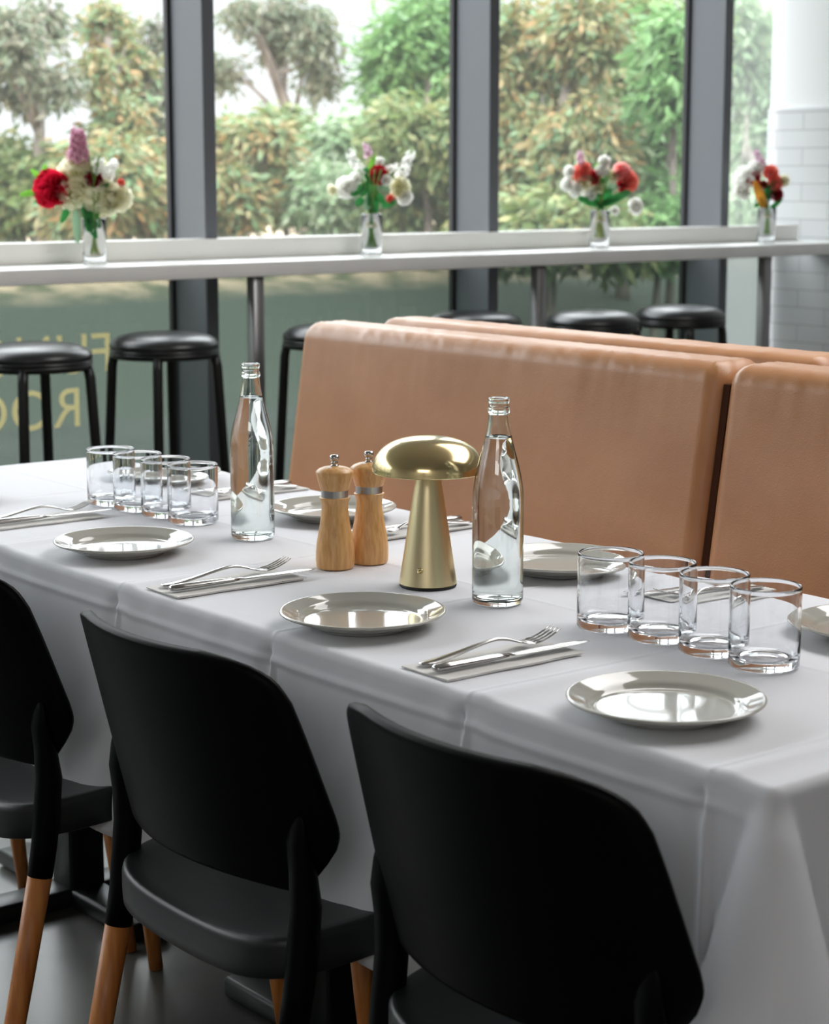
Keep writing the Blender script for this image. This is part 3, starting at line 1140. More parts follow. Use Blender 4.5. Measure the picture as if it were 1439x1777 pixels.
def make_napkin(label, group):
    b = bmesh.new()
    W_, L_ = 0.082, 0.196
    N, Mn = 10, 24
    layers = [(0.0, 0.0, 0.0006, 0.0), (0.0009, 0.001, 0.0006, 0.005)]
    for z, dx, th, dl in layers:
        top, bot = [], []
        for i in range(Mn + 1):
            yv = -L_ / 2 + (L_ + dl) * i / Mn
            rt, rb_ = [], []
            for j in range(N + 1):
                xv = -W_ / 2 + dx + (W_ - abs(dx)) * j / N + 0.001 * math.sin(yv * 60)
                lift = 0.0010 * max(0, noise.noise(Vector((xv * 20, yv * 22, z * 900)))) + 0.0007 * (j / N) ** 4
                rt.append(b.verts.new((xv, yv, z + th + lift)))
                rb_.append(b.verts.new((xv, yv, z + lift * (1 if z > 0 else 0))))
            top.append(rt); bot.append(rb_)
        for i in range(Mn):
            for j in range(N):
                b.faces.new((top[i][j], top[i][j + 1], top[i + 1][j + 1], top[i + 1][j]))
                b.faces.new((bot[i][j], bot[i + 1][j], bot[i + 1][j + 1], bot[i][j + 1]))
        for i in range(Mn):
            b.faces.new((top[i][0], top[i + 1][0], bot[i + 1][0], bot[i][0]))
            b.faces.new((top[i][N], bot[i][N], bot[i + 1][N], top[i + 1][N]))
        for j in range(N):
            b.faces.new((top[0][j], bot[0][j], bot[0][j + 1], top[0][j + 1]))
            b.faces.new((top[Mn][j], top[Mn][j + 1], bot[Mn][j + 1], bot[Mn][j]))
    o = obj('napkin', b, 'napkin', smooth=True, angle=40)
    tag(o, label, 'napkin', group)
    return o


def make_fork(label, group):
    r = thing('fork', label, 'fork', (0, 0, 0), 0, group)
    # along +Y, handle end at y = 0
    hp = [(0, 0.000, 0.0022), (0, 0.004, 0.0024), (0, 0.02, 0.003), (0, 0.05, 0.0068), (0, 0.075, 0.0112), (0, 0.095, 0.0143), (0, 0.110, 0.0150), (0, 0.124, 0.0128), (0, 0.134, 0.0098), (0, 0.142, 0.0072)]
    hr = [(0.003, 0.0008), (0.0078, 0.0014), (0.0088, 0.0016), (0.0066, 0.0017), (0.0048, 0.0018), (0.0036, 0.0020), (0.0030, 0.0021), (0.0034, 0.0019), (0.0052, 0.0016), (0.0080, 0.0013)]
    b = bmesh.new(); sweep(b, smooth_prof(hp, 3), [h for h in [tuple(v) for v in smooth_prof([(a, c, 0) for a, c in hr], 3)]] and [(v[0], v[1]) for v in smooth_prof([(a, c, 0) for a, c in hr], 3)], 14)
    obj('handle', b, 'steel', r)
    b = bmesh.new()
    hp2 = [(0, 0.140, 0.0078), (0, 0.147, 0.0060), (0, 0.155, 0.0052), (0, 0.161, 0.0056)]
    sweep(b, hp2, [(0.0072, 0.0012), (0.0108, 0.0011), (0.0124, 0.0011), (0.0122, 0.0010)], 16)
    for x in (-0.0102, -0.0034, 0.0034, 0.0102):
        tp = [(x, 0.158, 0.0054), (x * 0.98, 0.167, 0.0066), (x * 0.96, 0.177, 0.0092), (x * 0.93, 0.187, 0.0130), (x * 0.92, 0.196, 0.0175)]
        sweep(b, tp, [(0.0019, 0.0011), (0.0018, 0.0011), (0.0017, 0.0010), (0.0014, 0.0009), (0.0006, 0.0006)], 8)
    obj('tines', b, 'steel', r)
    return r


def make_knife(label, group):
    r = thing('table_knife', label, 'knife', (0, 0, 0), 0, group)
    hp = [(0, 0.0, 0.0040), (0, 0.003, 0.0042), (0, 0.02, 0.0045), (0, 0.06, 0.0046), (0, 0.09, 0.0046), (0, 0.103, 0.0045)]
    hr = [(0.004, 0.0022), (0.0076, 0.0040), (0.0078, 0.0044), (0.0068, 0.0040), (0.0060, 0.0034), (0.0052, 0.0022)]
    b = bmesh.new(); sweep(b, hp, hr, 16); obj('handle', b, 'steel', r)
    b = bmesh.new()
    bp2 = [(0, 0.101, 0.0045), (0.0005, 0.112, 0.0045), (0.001, 0.15, 0.0048), (0.001, 0.185, 0.0050), (0.002, 0.203, 0.0052), (0.0045, 0.215, 0.0052), (0.006, 0.220, 0.0052)]
    br = [(0.0050, 0.0018), (0.0072, 0.0009), (0.0088, 0.0007), (0.0092, 0.0006), (0.0080, 0.0005), (0.0040, 0.0004), (0.0008, 0.0003)]
    sweep(b, bp2, br, 12); obj('blade', b, 'steel', r)
    return r


GNAP, GFORK, GKN = 'folded napkins under the cutlery', 'forks laid on napkins', 'table knives laid on napkins'
NAP = FORK = KN = None
# position of the handle end on the table, old units, heading
sets = [(-1.792, 1.470, 0, 'between the two nearest plates'),
        (-2.392, 1.468, 0, 'in front of the wooden mills'),
        (-3.052, 1.506, 0, 'at the left edge beside the far glasses'),
        (-2.570, 2.170, 1, 'behind the brass lamp on the banquette side'),
        (-3.085, 2.170, 1, 'behind the left bottle on the banquette side'),
        (-1.920, 2.185, 1, 'behind the near glasses on the banquette side')]
rng = random.Random(4)
for (x, y, flip, where) in sets:
    rz = math.pi if flip else 0.0
    sg = -1 if flip else 1
    x = (x - 0.004 * sg) * .9; y = (y - 0.012 * sg) * .9
    a = rng.uniform(-0.03, 0.03)
    nl = (x + sg * 0.002, y + sg * (0.098), ON + 0.0004)
    fl = (x - sg * 0.020, y + sg * 0.012, ON + 0.0036)
    kl = (x + sg * 0.010, y + sg * 0.006, ON + 0.0036)
    s1 = 'white folded napkin ' + where
    s2 = 'steel fork on the napkin ' + where
    s3 = 'steel knife on the napkin ' + where
    if NAP is None:
        NAP = make_napkin(s1, GNAP); NAP.location = nl; NAP.rotation_euler = (0, 0, rz + a)
        FORK = make_fork(s2, GFORK); FORK.location = fl; FORK.rotation_euler = (0, 0, rz + a - 0.02)
        KN = make_knife(s3, GKN); KN.location = kl; KN.rotation_euler = (0, 0, rz + a - 0.03)
    else:
        dup(NAP, nl, rz + a, s1, GNAP)
        dup(FORK, fl, rz + a - 0.02, s2, GFORK)
        dup(KN, kl, rz + a - 0.03, s3, GKN)

# ------------------------------------------------------------------ bar stools


def make_stool(label):
    r = thing('bar_stool', label, 'bar stool', (0, 0, 0), 0, 'black bar stools at the window counter')
    z = 0.782
    R = 0.160
    b = bmesh.new()
    lathe(b, smooth_prof([(0, z - 0.004), (R - 0.012, z - 0.004), (R - 0.002, z + 0.002), (R + 0.001, z + 0.010), (R - 0.001, z + 0.018), (R - 0.012, z + 0.030), (R - 0.035, z + 0.041), (R - 0.08, z + 0.048), (0, z + 0.051)], 3), 64)
    obj('seat_cushion', b, 'stool_vinyl', r)
    b = bmesh.new()
    lathe(b, [(R - 0.03, z - 0.024), (R - 0.006, z - 0.024), (R + 0.001, z - 0.018), (R + 0.001, z - 0.008), (R - 0.006, z - 0.003), (R - 0.03, z - 0.003), (R - 0.03, z - 0.024)], 64)
    obj('seat_ring', b, 'stool_metal', r)
    for k in range(4):
        a = math.radians(45 + 90 * k)
        c, s = math.cos(a), math.sin(a)
        b = bmesh.new()
        sweep(b, [((R - 0.013) * c, (R - 0.013) * s, z - 0.010), ((R - 0.005) * c, (R - 0.005) * s, z - 0.05), ((R + 0.035) * c, (R + 0.035) * s, 0.004)], [0.0145, 0.0145, 0.0145], 14, up=(0, 1, 0))
        obj('leg', b, 'stool_metal', r)
    b = bmesh.new()
    rr_ = R + 0.018
    pts = [(rr_ * math.cos(2 * math.pi * i / 48), rr_ * math.sin(2 * math.pi * i / 48)) for i in range(48)]
    rings = []
    for i in range(48):
        a = 2 * math.pi * i / 48
        rings.append([b.verts.new(((rr_ + 0.007 * math.cos(t_)) * math.cos(a), (rr_ + 0.007 * math.cos(t_)) * math.sin(a), 0.29 + 0.007 * math.sin(t_))) for t_ in [2 * math.pi * q / 8 for q in range(8)]])
    for i in range(48):
        j = (i + 1) % 48
        for q in range(8):
            b.faces.new((rings[i][q], rings[j][q], rings[j][(q + 1) % 8], rings[i][(q + 1) % 8]))
    obj('footrest_ring', b, 'stool_metal', r)
    return r


ST = make_stool('black padded bar stool leftmost, in front of the lettering on the window')
GS = 'black bar stools at the window counter'
ST.location = (-4.86, 2.56, 0)
ST.rotation_euler = (0, 0, math.radians(6))
for x, y, a, s in [(-4.95, 3.035, 6, 'black padded bar stool beside the leftmost stool, in front of the first lower mullion'),
                   (-4.90, 3.62, 6, 'black bar stool half hidden by the left end of the banquette'),
                   (-5.05, 4.32, 6, 'black bar stool barely showing over the banquette left of the middle counter leg'),
                   (-4.83, 4.66, 6, 'black padded bar stool over the banquette, left of the pair'),
                   (-4.83, 5.09, 12, 'black padded bar stool over the banquette, right of the pair')]:
    dup(ST, (x, y, 0), math.radians(a), s, GS)

# ------------------------------------------------------------------ lettering
lettering([('FUNCTION', 0), ('ROOM', 0.118)], 0.783, 0.182, 0.172, 3.24, 'window_lettering', 'cream mirrored lettering reading FUNCTION ROOM behind the two left stools')
lettering([('FUNCTION', 0), ('ROOM', 0.118)], 0.690, 0.182, 0.172, 5.65, 'window_lettering', 'cream mirrored lettering behind the pair of stools above the banquette')

# ------------------------------------------------------------------ flowers
rnd = random.Random(11)


def petal(bm, base, direction, length, width, cup=0.3, curl=0.0, up=Vector((0, 0, 1)), nl=5, nw=4):
    d = Vector(direction).normalized()
    s = d.cross(up)
    if s.length < 1e-3:
        s = d.cross(Vector((1, 0, 0)))
    s.normalize()
    n_ = s.cross(d).normalized()
    grid = []
    for i in range(nl + 1):
        t_ = i / nl
        wd = width * (math.sin(math.pi * min(1, 0.12 + 0.80 * t_)) ** 0.7)
        row = []
        for j in range(nw + 1):
            u = -1 + 2 * j / nw
            p = Vector(base) + d * (length * t_) + s * (wd * 0.5 * u) + n_ * (cup * wd * 0.5 * u * u + curl * length * t_ * t_)
            row.append(bm.verts.new(p))
        grid.append(row)
    for i in range(nl):
        for j in range(nw):
            bm.faces.new((grid[i][j], grid[i][j + 1], grid[i + 1][j + 1], grid[i + 1][j]))


def rose(bm, c, axis, R, layers=5):
    axis = Vector(axis).normalized()
    s = axis.orthogonal().normalized()
    t_ = axis.cross(s)
    for L in range(layers):
        f = (L + 1) / layers
        n_ = 4 + L
        for k in range(n_):
            a = 2 * math.pi * (k + 0.37 * L) / n_ + rnd.uniform(-.15, .15)
            rad_ = s * math.cos(a) + t_ * math.sin(a)
            base = Vector(c) - axis * R * 0.75 + rad_ * R * 0.16 * f
            open_ = 0.08 + 0.55 * f ** 1.7
            d = axis * 1.0 + rad_ * open_
            petal(bm, base, d, R * (1.55 - 0.22 * f), R * (0.7 + 0.75 * f), cup=0.45, curl=0.10 * f, up=rad_)
    return bm


def blob_flower(bm, c, axis, R, n_=6):
    axis = Vector(axis).normalized()
    s = axis.orthogonal().normalized()
    t_ = axis.cross(s)
    for k in range(n_):
        a = 2 * math.pi * k / n_ + rnd.uniform(-.2, .2)
        rad_ = s * math.cos(a) + t_ * math.sin(a)
        petal(bm, Vector(c) - axis * R * .2, rad_ + axis * 0.55, R * 1.15, R * 0.95, cup=0.3, curl=-0.15, up=axis, nl=3, nw=3)


def florets(bm, c, axis, length, R, n_, fr):
    axis = Vector(axis).normalized()
    s = axis.orthogonal().normalized()
    t_ = axis.cross(s)
    for k in range(n_):
        u = (k + 0.5) / n_
        a = k * 2.399
        rad_ = s * math.cos(a) + t_ * math.sin(a)
        rr_ = R * (1 - 0.45 * u)
        blob_flower(bm, Vector(c) + axis * length * u + rad_ * rr_ * 0.8, rad_ + axis * 0.4, fr * (1 - 0.25 * u), 5)


def leaf(bm, base, tip, width, bend=0.15):
    base, tip = Vector(base), Vector(tip)
    petal(bm, base, tip - base, (tip - base).length, width, cup=0.25, curl=bend, nl=7, nw=4, up=FH + Vector((0, 0, 0.5)))


def stemtube(bm, a, c, rad_=0.0022):
    a, c = Vector(a), Vector(c)
    mid = (a + c) / 2 + Vector((rnd.uniform(-.004, .004), rnd.uniform(-.004, .004), 0))
    sweep(bm, [a, mid, c], [rad_] * 3, 7, up=(0.3, 1, 0.1))


def make_vase(label, loc, R, H_):
    r = thing('vase', label, 'vase', loc, 0, 'glass vases on the window counter')
    b = bmesh.new()
    lathe(b, [(0, 0.001), (R * .8, 0.0), (R * .93, 0.001), (R, 0.006), (R, H_ * .5), (R, H_ - 0.002), (R - .001, H_), (R - 0.0022, H_ - 0.001), (R - 0.0024, H_ * .5), (R - 0.0026, 0.018), (R * .8, 0.012), (0, 0.012)], 48)
    obj('glass_body', b, 'clear_glass', r)
    return r


# local picture frame at the counter: s = along RIGHT (screen right), u = up, f = towards the camera
RH = Vector((RIGHT.x, RIGHT.y, 0))
FH = Vector((-FWD.x, -FWD.y, 0)).normalized()


def bouquet(label, loc, px, items):
    """items in pixel units around the vase base; px = metres per pixel"""
    r = thing('bouquet', label, 'flowers', loc, 0, 'bouquets on the window counter')

    def L(dx, dy, df=0.0):
        return RH * (dx * px) + Vector((0, 0, 1)) * (dy * px) + FH * (df * px)
    k = 0
    for it in items:
        kind, mat = it[0], it[1]
        b = bmesh.new()
        if kind == 'rose':
            _, _, dx, dy, df, R, ax = it
            rose(b, L(dx, dy, df), L(*ax), R * px, 4)
            nm = 'rose'
        elif kind == 'bloom':
            _, _, dx, dy, df, R, ax = it
            rose(b, L(dx, dy, df), L(*ax), R * px, 4)
            nm = 'bloom'
        elif kind == 'spike':
            _, _, dx, dy, df, ln, R, ax, cnt, fr = it
            florets(b, L(dx, dy, df), L(*ax), ln * px, R * px, cnt, fr * px)
            nm = 'flower_spike'
        elif kind == 'leaf':
            _, _, x0, y0, f0, x1, y1, f1, wd = it
            leaf(b, L(x0, y0, f0), L(x1, y1, f1), wd * px)
            nm = 'leaf'
        elif kind == 'stems':
            _, _, y0, y1, rb_, rt_, cnt = it
            for q in range(cnt):
                a = q * 2.399
                rr_ = math.sqrt((q + .5) / cnt)
                stemtube(b, L(math.cos(a) * rb_ * rr_, y0, math.sin(a) * rb_ * rr_), L(-math.cos(a + .5) * rt_ * rr_, y1, math.sin(a) * rt_ * rr_), 0.0020)
            nm = 'stems'
        elif kind == 'twine':
            _, _, y0, R, hgt = it
            lathe(b, [(R * px, y0 * px), ((R + 1) * px, (y0 + hgt / 2) * px), (R * px, (y0 + hgt) * px), ((R - 1) * px, (y0 + hgt / 2) * px), (R * px, y0 * px)], 24)
            nm = 'twine'
        obj(nm, b, mat, r, recalc=False)
    return r


VZ = CT + 0.0005


def F_(ox, oy, kind, mat, px_, py_, R, ax=(0, 0.3, 1), df=0):
    return (kind, mat, px_ - ox, oy - py_, df, R, ax)


def L_(ox, oy, mat, x0, y0, x1, y1, wd, f0=0, f1=4):
    return ('leaf', mat, x0 - ox, oy - y0, f0, x1 - ox, oy - y1, f1, wd)


def S_(ox, oy, mat, x0, y0, x1, y1, R, cnt, fr, df=0):
    ln = math.hypot(x1 - x0, y1 - y0)
    return ('spike', mat, x0 - ox, oy - y0, df, ln, R, (x1 - x0, y0 - y1, 1), cnt, fr)


XV = -5.25
vy = [2.982, 4.036, 5.095, 6.016]
vpx = [0.00172, 0.00192, 0.00207, 0.00222]
vl = ['clear glass vase on the counter holding the leftmost bouquet with the tall lilac flower', 'clear glass vase on the counter between the first and second mullions',
      'clear glass vase on the counter in front of the third window', 'clear glass vase on the counter nearest the white tiled wall']
bl = ['leftmost bouquet with a tall lilac spike, red rose and cream roses', 'loose bouquet of white flowers around one red rose on the counter',
      'bouquet of coral and cream flowers with two broad dark leaves', 'small bouquet with red flowers and an orange leaf beside the tiled wall']
for i in range(4):
    make_vase(vl[i], (XV, vy[i], VZ), 0.0355, 0.140)
o1 = (164, 459)
A = []
A += [S_(*o1, 'petal_lilac', 141, 278, 140, 226, 19, 44, 10), S_(*o1, 'petal_lilac', 132, 276, 117, 266, 6, 5, 6)]
A += [F_(*o1, 'bloom', 'petal_cream', 126, 294, 22, (-.2, .6, .8)), F_(*o1, 'bloom', 'petal_cream', 113, 306, 12, (-.5, .4, .6), -8)]
A += [F_(*o1, 'rose', 'petal_red', 92, 326, 31, (-.45, .15, .8), 14), F_(*o1, 'rose', 'petal_cream', 127, 338, 24, (-.05, .1, 1), 12)]
A += [F_(*o1, 'bloom', 'petal_cream', 147, 318, 15, (0, .3, 1), 8), F_(*o1, 'rose', 'petal_darkred', 166, 309, 15, (.1, .5, 1), 4), F_(*o1, 'bloom', 'petal_cream', 170, 345, 21, (.1, -.1, 1), 12)]
A += [F_(*o1, 'bloom', 'petal_cream', 211, 343, 22, (.6, -.1, .8), 2), F_(*o1, 'bloom', 'petal_cream', 190, 358, 16, (.3, -.4, .8), 6), F_(*o1, 'bloom', 'petal_cream', 151, 290, 16, (0, .8, .6), 0)]
A += [F_(*o1, 'rose', 'petal_coral', 214, 316, 7, (.7, .4, .6)), F_(*o1, 'bloom', 'petal_cream', 194, 330, 15, (.4, .3, .8), 2), F_(*o1, 'bloom', 'petal_cream', 184, 318, 10, (.2, .3, .9), 0)]
A += [S_(*o1, 'petal_white', 172, 302, 178, 274, 11, 13, 8), S_(*o1, 'petal_white', 186, 308, 203, 280, 12, 15, 8, -3)]
A += [L_(*o1, 'leaf_bright', 74, 330, 38, 340, 13), L_(*o1, 'leaf_bright', 76, 312, 57, 294, 11), L_(*o1, 'leaf_bright', 78, 314, 84, 284, 11), L_(*o1, 'leaf_green', 98, 346, 62, 352, 10)]
A += [L_(*o1, 'leaf_green', 124, 352, 110, 386, 14, 4, 8), L_(*o1, 'leaf_sage', 134, 358, 138, 420, 15, 10, 12), L_(*o1, 'leaf_green', 146, 352, 170, 414, 17, 6, 16), L_(*o1, 'leaf_green', 152, 350, 158, 402, 14, 8, 18),
      L_(*o1, 'leaf_green', 160, 350, 176, 396, 14, 0, 10), L_(*o1, 'leaf_green', 150, 340, 130, 356, 16, 0, 4), L_(*o1, 'leaf_green', 168, 330, 196, 320, 12, 0, 8), L_(*o1, 'leaf_green', 140, 310, 150, 340, 14, -4, 2),
      L_(*o1, 'leaf_green', 180, 340, 200, 366, 14, 0, 3), L_(*o1, 'leaf_green', 156, 366, 186, 352, 14, -4, -2)]
A += [('stems', 'stem_yellow', 16, 60, 10, 6, 9), ('stems', 'stem_green', 20, 128, 9, 26, 12), ('stems', 'stem_green', 120, 190, 10, 26, 7)]
bouquet(bl[0], (XV, vy[0], VZ), vpx[0], A)
o2 = (644, 452)
A = []
A += [S_(*o2, 'petal_palelilac', 640, 282, 634, 258, 7, 10, 6), S_(*o2, 'petal_white', 632, 318, 604, 272, 10, 14, 7.5), S_(*o2, 'petal_white', 694, 318, 714, 272, 10, 14, 7.5), S_(*o2, 'petal_white', 672, 304, 690, 296, 6, 6, 6)]
A += [F_(*o2, 'bloom', 'petal_white', 600, 334, 18, (-.4, 0, 1), 2), F_(*o2, 'bloom', 'petal_cream', 575, 338, 9, (-.6, -.3, .6)), F_(*o2, 'rose', 'petal_red', 657, 312, 16, (.1, .4, 1), 6), F_(*o2, 'bloom', 'petal_white', 670, 321, 9, (.3, 0, 1), 14)]
A += [F_(*o2, 'bloom', 'petal_cream', 694, 334, 18, (.5, 0, .9)), F_(*o2, 'bloom', 'petal_white', 703, 352, 13, (.5, -.5, .7)), F_(*o2, 'bloom', 'petal_white', 616, 318, 11, (-.4, .4, .8), -3), F_(*o2, 'rose', 'petal_coral', 677, 353, 7, (.3, -.2, 1), 6)]
A += [F_(*o2, 'bloom', 'petal_white', 658, 288, 8, (.1, .7, .6), -4), L_(*o2, 'leaf_bright', 640, 306, 652, 278, 10)]
for q, (x0, y0, x1, y1, mt) in enumerate([(640, 322, 628, 350, 'leaf_green'), (632, 330, 610, 350, 'leaf_green'), (650, 330, 640, 366, 'leaf_green'), (646, 340, 666, 362, 'leaf_green'), (662, 366, 688, 360, 'leaf_green'), (640, 344, 636, 374, 'leaf_sage'),
                                          (654, 332, 676, 340, 'leaf_sage'), (632, 300, 646, 330, 'leaf_green'), (648, 350, 652, 378, 'leaf_green'), (630, 352, 618, 366, 'leaf_green')]):
    A.append(L_(*o2, mt, x0, y0, x1, y1, 15, 2, 8))
A += [('stems', 'stem_green', 16, 84, 10, 7, 12), ('stems', 'leaf_green', 14, 80, 11, 8, 10), ('stems', 'stem_green', 80, 150, 8, 36, 12), ('twine', 'twine', 49, 10, 4)]
bouquet(bl[1], (XV, vy[1], VZ), vpx[1], A)
o3 = (1040, 441)
A = []
A += [S_(*o3, 'petal_palelilac', 1006, 300, 1003, 270, 7, 14, 6)]
for mt, x, y, R in [('petal_coral', 1006, 307, 14), ('petal_red', 1028, 316, 11), ('petal_pink', 1078, 306, 14), ('petal_coral', 1091, 322, 15), ('petal_red', 1082, 330, 11), ('petal_coral', 1012, 300, 9)]:
    A.append(F_(*o3, 'rose', mt, x, y, R * 1.15, ((x - 1045) / 60, .3, 1), 4))
for mt, x, y, R in [('petal_cream', 1009, 324, 11), ('petal_cream', 1036, 334, 8), ('petal_white', 996, 337, 10), ('petal_white', 980, 328, 9), ('petal_white', 984, 305, 8), ('petal_white', 1021, 345, 9), ('petal_white', 1042, 303, 9),
                    ('petal_white', 1046, 288, 8), ('petal_cream', 1062, 313, 8), ('petal_white', 1103, 366, 11), ('petal_white', 1066, 374, 6)]:
    A.append(F_(*o3, 'bloom', mt, x, y, R * 1.3, ((x - 1045) / 60, .2, 1), 6))
A += [L_(*o3, 'leaf_green', 1041, 364, 996, 355, 17, 0, 16), L_(*o3, 'leaf_green', 1042, 365, 1094, 343, 18, 0, 14), L_(*o3, 'leaf_sage', 1046, 338, 1074, 332, 14), L_(*o3, 'leaf_green', 1034, 360, 1026, 334, 14), L_(*o3, 'leaf_green', 1042, 330, 1056, 304, 10),
      L_(*o3, 'leaf_bright', 1030, 300, 1042, 288, 9), L_(*o3, 'leaf_green', 1044, 362, 1060, 336, 16), L_(*o3, 'leaf_green', 1040, 350, 1044, 318, 14), L_(*o3, 'leaf_sage', 1050, 362, 1078, 348, 16)]
A += [('stems', 'stem_green', 20, 72, 12, 7, 12), ('stems', 'stem_yellow', 18, 60, 12, 8, 8), ('stems', 'leaf_green', 70, 84, 7, 14, 10), ('stems', 'stem_green', 78, 130, 8, 34, 14), ('twine', 'twine', 46, 9, 4)]
bouquet(bl[2], (XV, vy[2], VZ), vpx[2], A)
o4 = (1330, 430)
A = []
A += [S_(*o4, 'petal_palelilac', 1321, 296, 1305, 266, 7, 14, 6)]
for mt, x, y, R in [('petal_red', 1303, 314, 12), ('petal_coral', 1334, 305, 13), ('petal_coral', 1342, 323, 14), ('petal_darkred', 1345, 343, 12), ('petal_darkred', 1321, 326, 7)]:
    A.append(F_(*o4, 'rose', mt, x, y, R, ((x - 1325) / 50, .3, 1), 4))
for mt, x, y, R in [('petal_white', 1286, 314, 16), ('petal_white', 1275, 336, 8), ('petal_white', 1288, 341, 9), ('petal_white', 1307, 297, 11), ('petal_cream', 1359, 319, 8)]:
    A.append(F_(*o4, 'bloom', mt, x, y, R * 1.25, ((x - 1325) / 50, .2, 1), 2))
A += [L_(*o4, 'leaf_orange', 1324, 367, 1299, 320, 18, 8, 16), L_(*o4, 'leaf_green', 1320, 360, 1305, 366, 9), L_(*o4, 'leaf_green', 1326, 372, 1312, 346, 12), L_(*o4, 'leaf_green', 1332, 372, 1356, 352, 10), L_(*o4, 'leaf_green', 1330, 350, 1330, 320, 12)]
A += [('stems', 'stem_green', 16, 62, 6, 5, 10), ('stems', 'leaf_green', 58, 110, 5, 20, 14), ('twine', 'twine', 44, 6, 4)]
bouquet(bl[3], (XV, vy[3], VZ), vpx[3], A)

# ------------------------------------------------------------------ outdoors
b = bmesh.new(); box(b, -90, XG - 0.1, -45, 70, -0.3, -0.12)
struct('ground', b, 'asphalt')


def bank():
    bm = bmesh.new()
    NX, NY = 50, 90
    V = {}
    for i in range(NX + 1):
        x = -9.0 - i * 0.55
        for j in range(NY + 1):
            y = -12 + j * 0.6
            h = 0.70 * sstep(9.5, 14.0, -x + 0.35 * (6 - y) * 0) + 0.5 * sstep(20, 34, -x)
            h += 0.08 * noise.noise(Vector((x * .7, y * .7, 0))) * sstep(12.5, 15, -x)
            V[i, j] = bm.verts.new((x, y, -0.14 + h))
    for i in range(NX):
        for j in range(NY):
            bm.faces.new((V[i, j], V[i + 1, j], V[i + 1, j + 1], V[i, j + 1]))
    struct('ground_bank', bm, 'leaf_litter', True)


bank()


def at(px, py, D):
    d = FWD + RIGHT * ((px - 719.5) / FPX) + UP * ((888.5 - py) / FPX)
    return Vector((0, 0, CZ)) + d * D


def ground_z(x):
    return -0.14 + 0.70 * sstep(9.5, 14.0, -x) + 0.5 * sstep(20, 34, -x)


def tree(label, mat, blobs, D, nleaf, lsize, seed, droop=0.6, trunk=True, trunk_px=None, trunk_r=0.07, cat='tree', sparse=1.0):
    """blobs: (px, py, radius in px, squash); leaves hang in small sprays around each blob"""
    rg = random.Random(seed)
    cs = [(at(px, py, D + rg.uniform(-0.6, 0.6)), r * D / FPX, sq) for px, py, r, sq in blobs]
    bx = sum(c[0].x for c in cs) / len(cs)
    by = sum(c[0].y for c in cs) / len(cs)
    if trunk_px is not None:
        q = at(trunk_px, 300, D)
        bx, by = q.x, q.y
    gz = ground_z(bx) - 0.05
    base = Vector((bx, by, gz))
    r = thing('shrub' if cat == 'shrub' else 'tree', label, cat, base, 0, None)
    verts, faces = [], []
    tot = sum(c[1] ** 2 * c[2] for c in cs)
    for c, R, sq in cs:
        n_ = int(nleaf * (R * R * sq) / tot / 7)
        for k in range(n_):
            # random point, denser towards the outside
            while True:
                v = Vector((rg.uniform(-1, 1), rg.uniform(-1, 1), rg.uniform(-1, 1)))
                if v.length <= 1:
                    break
            v *= (0.75 + 0.25 * rg.random())
            p0 = c + Vector((v.x * R, v.y * R, v.z * R * sq)) - base
            if p0.z < 0.05:
                continue
            dr0 = Vector((rg.uniform(-1, 1), rg.uniform(-1, 1), rg.uniform(-1.2, 0.5) - droop)).normalized()
            for q in range(7):
                p = p0 + dr0 * (q * lsize * 0.35) + Vector((rg.uniform(-1, 1), rg.uniform(-1, 1), rg.uniform(-1, 1))) * lsize * 0.35
                dr = (dr0 + Vector((rg.uniform(-.8, .8), rg.uniform(-.8, .8), rg.uniform(-.7, .5)))).normalized()
                sd = dr.cross(Vector((rg.uniform(-1, 1), rg.uniform(-1, 1), rg.uniform(-1, 1)))).normalized()
                ln = lsize * rg.uniform(.7, 1.3)
                wd = ln * 0.17
                i0 = len(verts)
                verts += [p, p + dr * ln * .45 + sd * wd, p + dr * ln, p + dr * ln * .45 - sd * wd]
                faces.append((i0, i0 + 1, i0 + 2, i0 + 3))
    me = bpy.data.meshes.new('foliage')
    me.from_pydata([tuple(v) for v in verts], [], faces)
    me.materials.append(MATS[mat])
    f = bpy.data.objects.new('foliage', me)
    COL.objects.link(f)
    f.parent = r
    if trunk:
        bm = bmesh.new()
        top = max(cs, key=lambda c: c[0].z)[0] - base
        pts = [Vector((0, 0, 0)), Vector((top.x * .12 + rg.uniform(-.05, .05), top.y * .12, top.z * .4)), Vector((top.x * .5, top.y * .5, top.z * .75)), top]
        sweep(bm, [Vector(p) for p in smooth_prof(pts, 4)], [trunk_r * (1 - 0.7 * i / 12) for i in range(13)], 10, up=(0.2, 1, 0))
        for c, R, sq in cs:
            e = c - base
            s_ = pts[1].lerp(pts[2], rg.random())
            mid = (s_ + e) / 2 + Vector((0, 0, R * .25))
            sweep(bm, [s_, mid, e + Vector((0, 0, R * .3))], [trunk_r * .45, trunk_r * .3, trunk_r * .12], 7, up=(0.2, 1, 0))
            for q in range(5):
                a = Vector((rg.uniform(-1, 1), rg.uniform(-1, 1), rg.uniform(-.3, 1))) * R * .8
                sweep(bm, [mid, e + a], [trunk_r * .2, trunk_r * .05], 5, up=(0.2, 1, 0))
        obj('trunk', bm, 'bark', r)
    return r


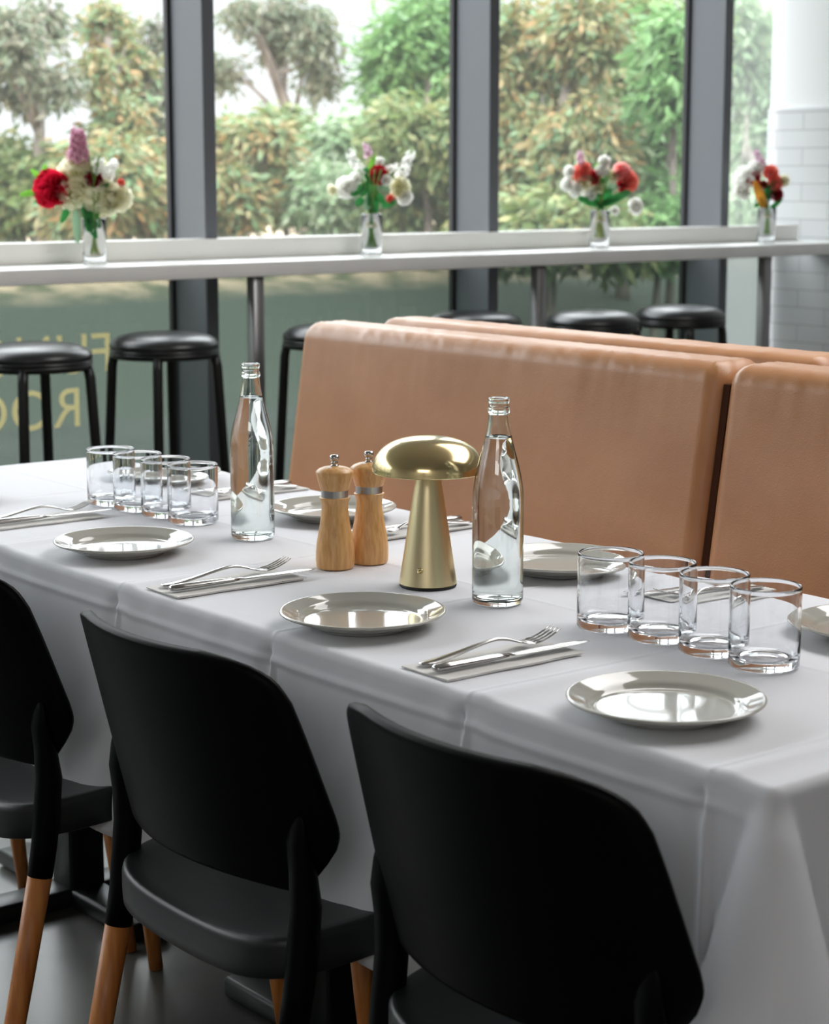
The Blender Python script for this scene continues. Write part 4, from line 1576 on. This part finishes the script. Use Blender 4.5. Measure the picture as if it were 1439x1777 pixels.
tree('tall sparse dark green tree at the upper left, beyond the left window', 'foliage_grey', [(20, 50, 55, 1), (75, 20, 40, 1), (35, 130, 45, 1), (100, 130, 35, 1), (-30, 40, 50, 1)], 17, 4200, 0.11, 1, trunk_px=70)
tree('brown trunked tree with rusty leaves behind the left window', 'foliage_rust', [(185, 30, 38, 1.3), (225, 100, 38, 1.2), (165, 110, 30, 1.2), (205, 190, 45, 1)], 18, 4000, 0.11, 2, trunk_px=196, trunk_r=0.10)
tree('bare grey trunk with thin leaves next to the first mullion', 'foliage_grey', [(265, 150, 40, 1.3), (280, 50, 35, 1.2), (265, 230, 40, 1)], 19, 1500, 0.12, 3, trunk_px=248, trunk_r=0.07)
tree('dark drooping tree against the white sky in the second window', 'foliage_grey', [(500, 20, 40, 1), (545, 50, 42, 1.2), (475, 70, 26, 1), (555, 125, 26, 1), (420, 10, 28, .9), (385, 110, 22, 1.3)], 23, 4800, 0.12, 4, trunk_px=530, trunk_r=0.08)
tree('bright green leafy tree left of the second mullion', 'foliage_green', [(700, 70, 60, 1), (750, 30, 60, 1), (668, 125, 34, 1), (730, 140, 60, 1), (770, 120, 50, 1)], 22, 9000, 0.15, 5, droop=0.2, trunk_px=740)
tree('huge rusty willowy tree filling the third window', 'foliage_rust', [(900, 60, 80, 1), (960, 130, 80, 1), (920, 220, 80, 1), (1010, 40, 70, 1), (1010, 240, 80, 1), (870, 140, 60, 1), (900, 330, 70, 1)], 15, 24000, 0.105, 6, trunk_px=950, trunk_r=0.08)
tree('olive drooping tree on the right half of the third window', 'foliage_olive', [(1090, 60, 80, 1.2), (1110, 170, 80, 1.1), (1060, 260, 80, 1), (1130, 300, 70, 1), (1040, 340, 70, .9), (1180, 40, 60, 1)], 16.5, 22000, 0.11, 7, trunk_px=1085)
tree('fresh green tree beside the third mullion', 'foliage_green', [(1165, 130, 38, 1.4), (1160, 240, 40, 1.4), (1175, 40, 30, 1.2), (1150, 330, 34, 1)], 14.4, 3600, 0.13, 8, droop=0.3, trunk_px=1165, trunk_r=0.04)
tree('pale hazy tree behind the narrow right window', 'foliage_pale', [(1300, 120, 60, 1.2), (1320, 250, 60, 1.1), (1280, 20, 50, 1), (1350, 40, 50, 1), (1290, 340, 55, 1), (1360, 180, 50, 1.2)], 20, 10000, 0.14, 9, trunk_px=1310)
shr = [('rusty olive bush at the far left behind the first bouquet', 'foliage_olive', [(20, 285, 80, .8), (90, 300, 85, .7), (10, 340, 80, .6)], 17, 11000),
       ('olive bush between the first bouquet and the left mullion', 'foliage_rust', [(190, 290, 80, .9), (250, 330, 70, .8), (150, 350, 70, .6)], 16.5, 10000),
       ('dense olive bush right of the left mullion', 'foliage_rust', [(405, 245, 65, .9), (455, 235, 50, .8), (390, 330, 70, .8), (340, 260, 60, 1)], 18, 11000),
       ('rounded yellow-green bush in the second window', 'foliage_olive', [(490, 230, 65, .9), (530, 290, 75, .9), (470, 320, 60, .8)], 19, 10000),
       ('pale sweeping bush left of the second bouquet', 'foliage_pale', [(600, 235, 55, 1), (645, 265, 70, 1), (580, 330, 75, .8)], 18, 10000),
       ('green sweeping bush by the second mullion', 'foliage_olive', [(710, 220, 70, 1), (760, 290, 75, 1), (700, 340, 70, .8), (800, 220, 60, 1)], 17, 11000),
       ('grey-green bush below the rusty tree in the third window', 'foliage_olive', [(880, 380, 60, .8), (960, 370, 80, .6), (1050, 390, 70, .5)], 14.5, 7000),
       ('low green bush behind the third bouquet', 'foliage_green', [(1110, 380, 60, .7), (1160, 370, 60, .8)], 14.2, 4500)]
for i, (lb, mt, bb, D, nl_) in enumerate(shr):
    tree(lb, mt, bb, D, nl_, 0.125, 20 + i, droop=0.4, cat='shrub', trunk_r=0.04)
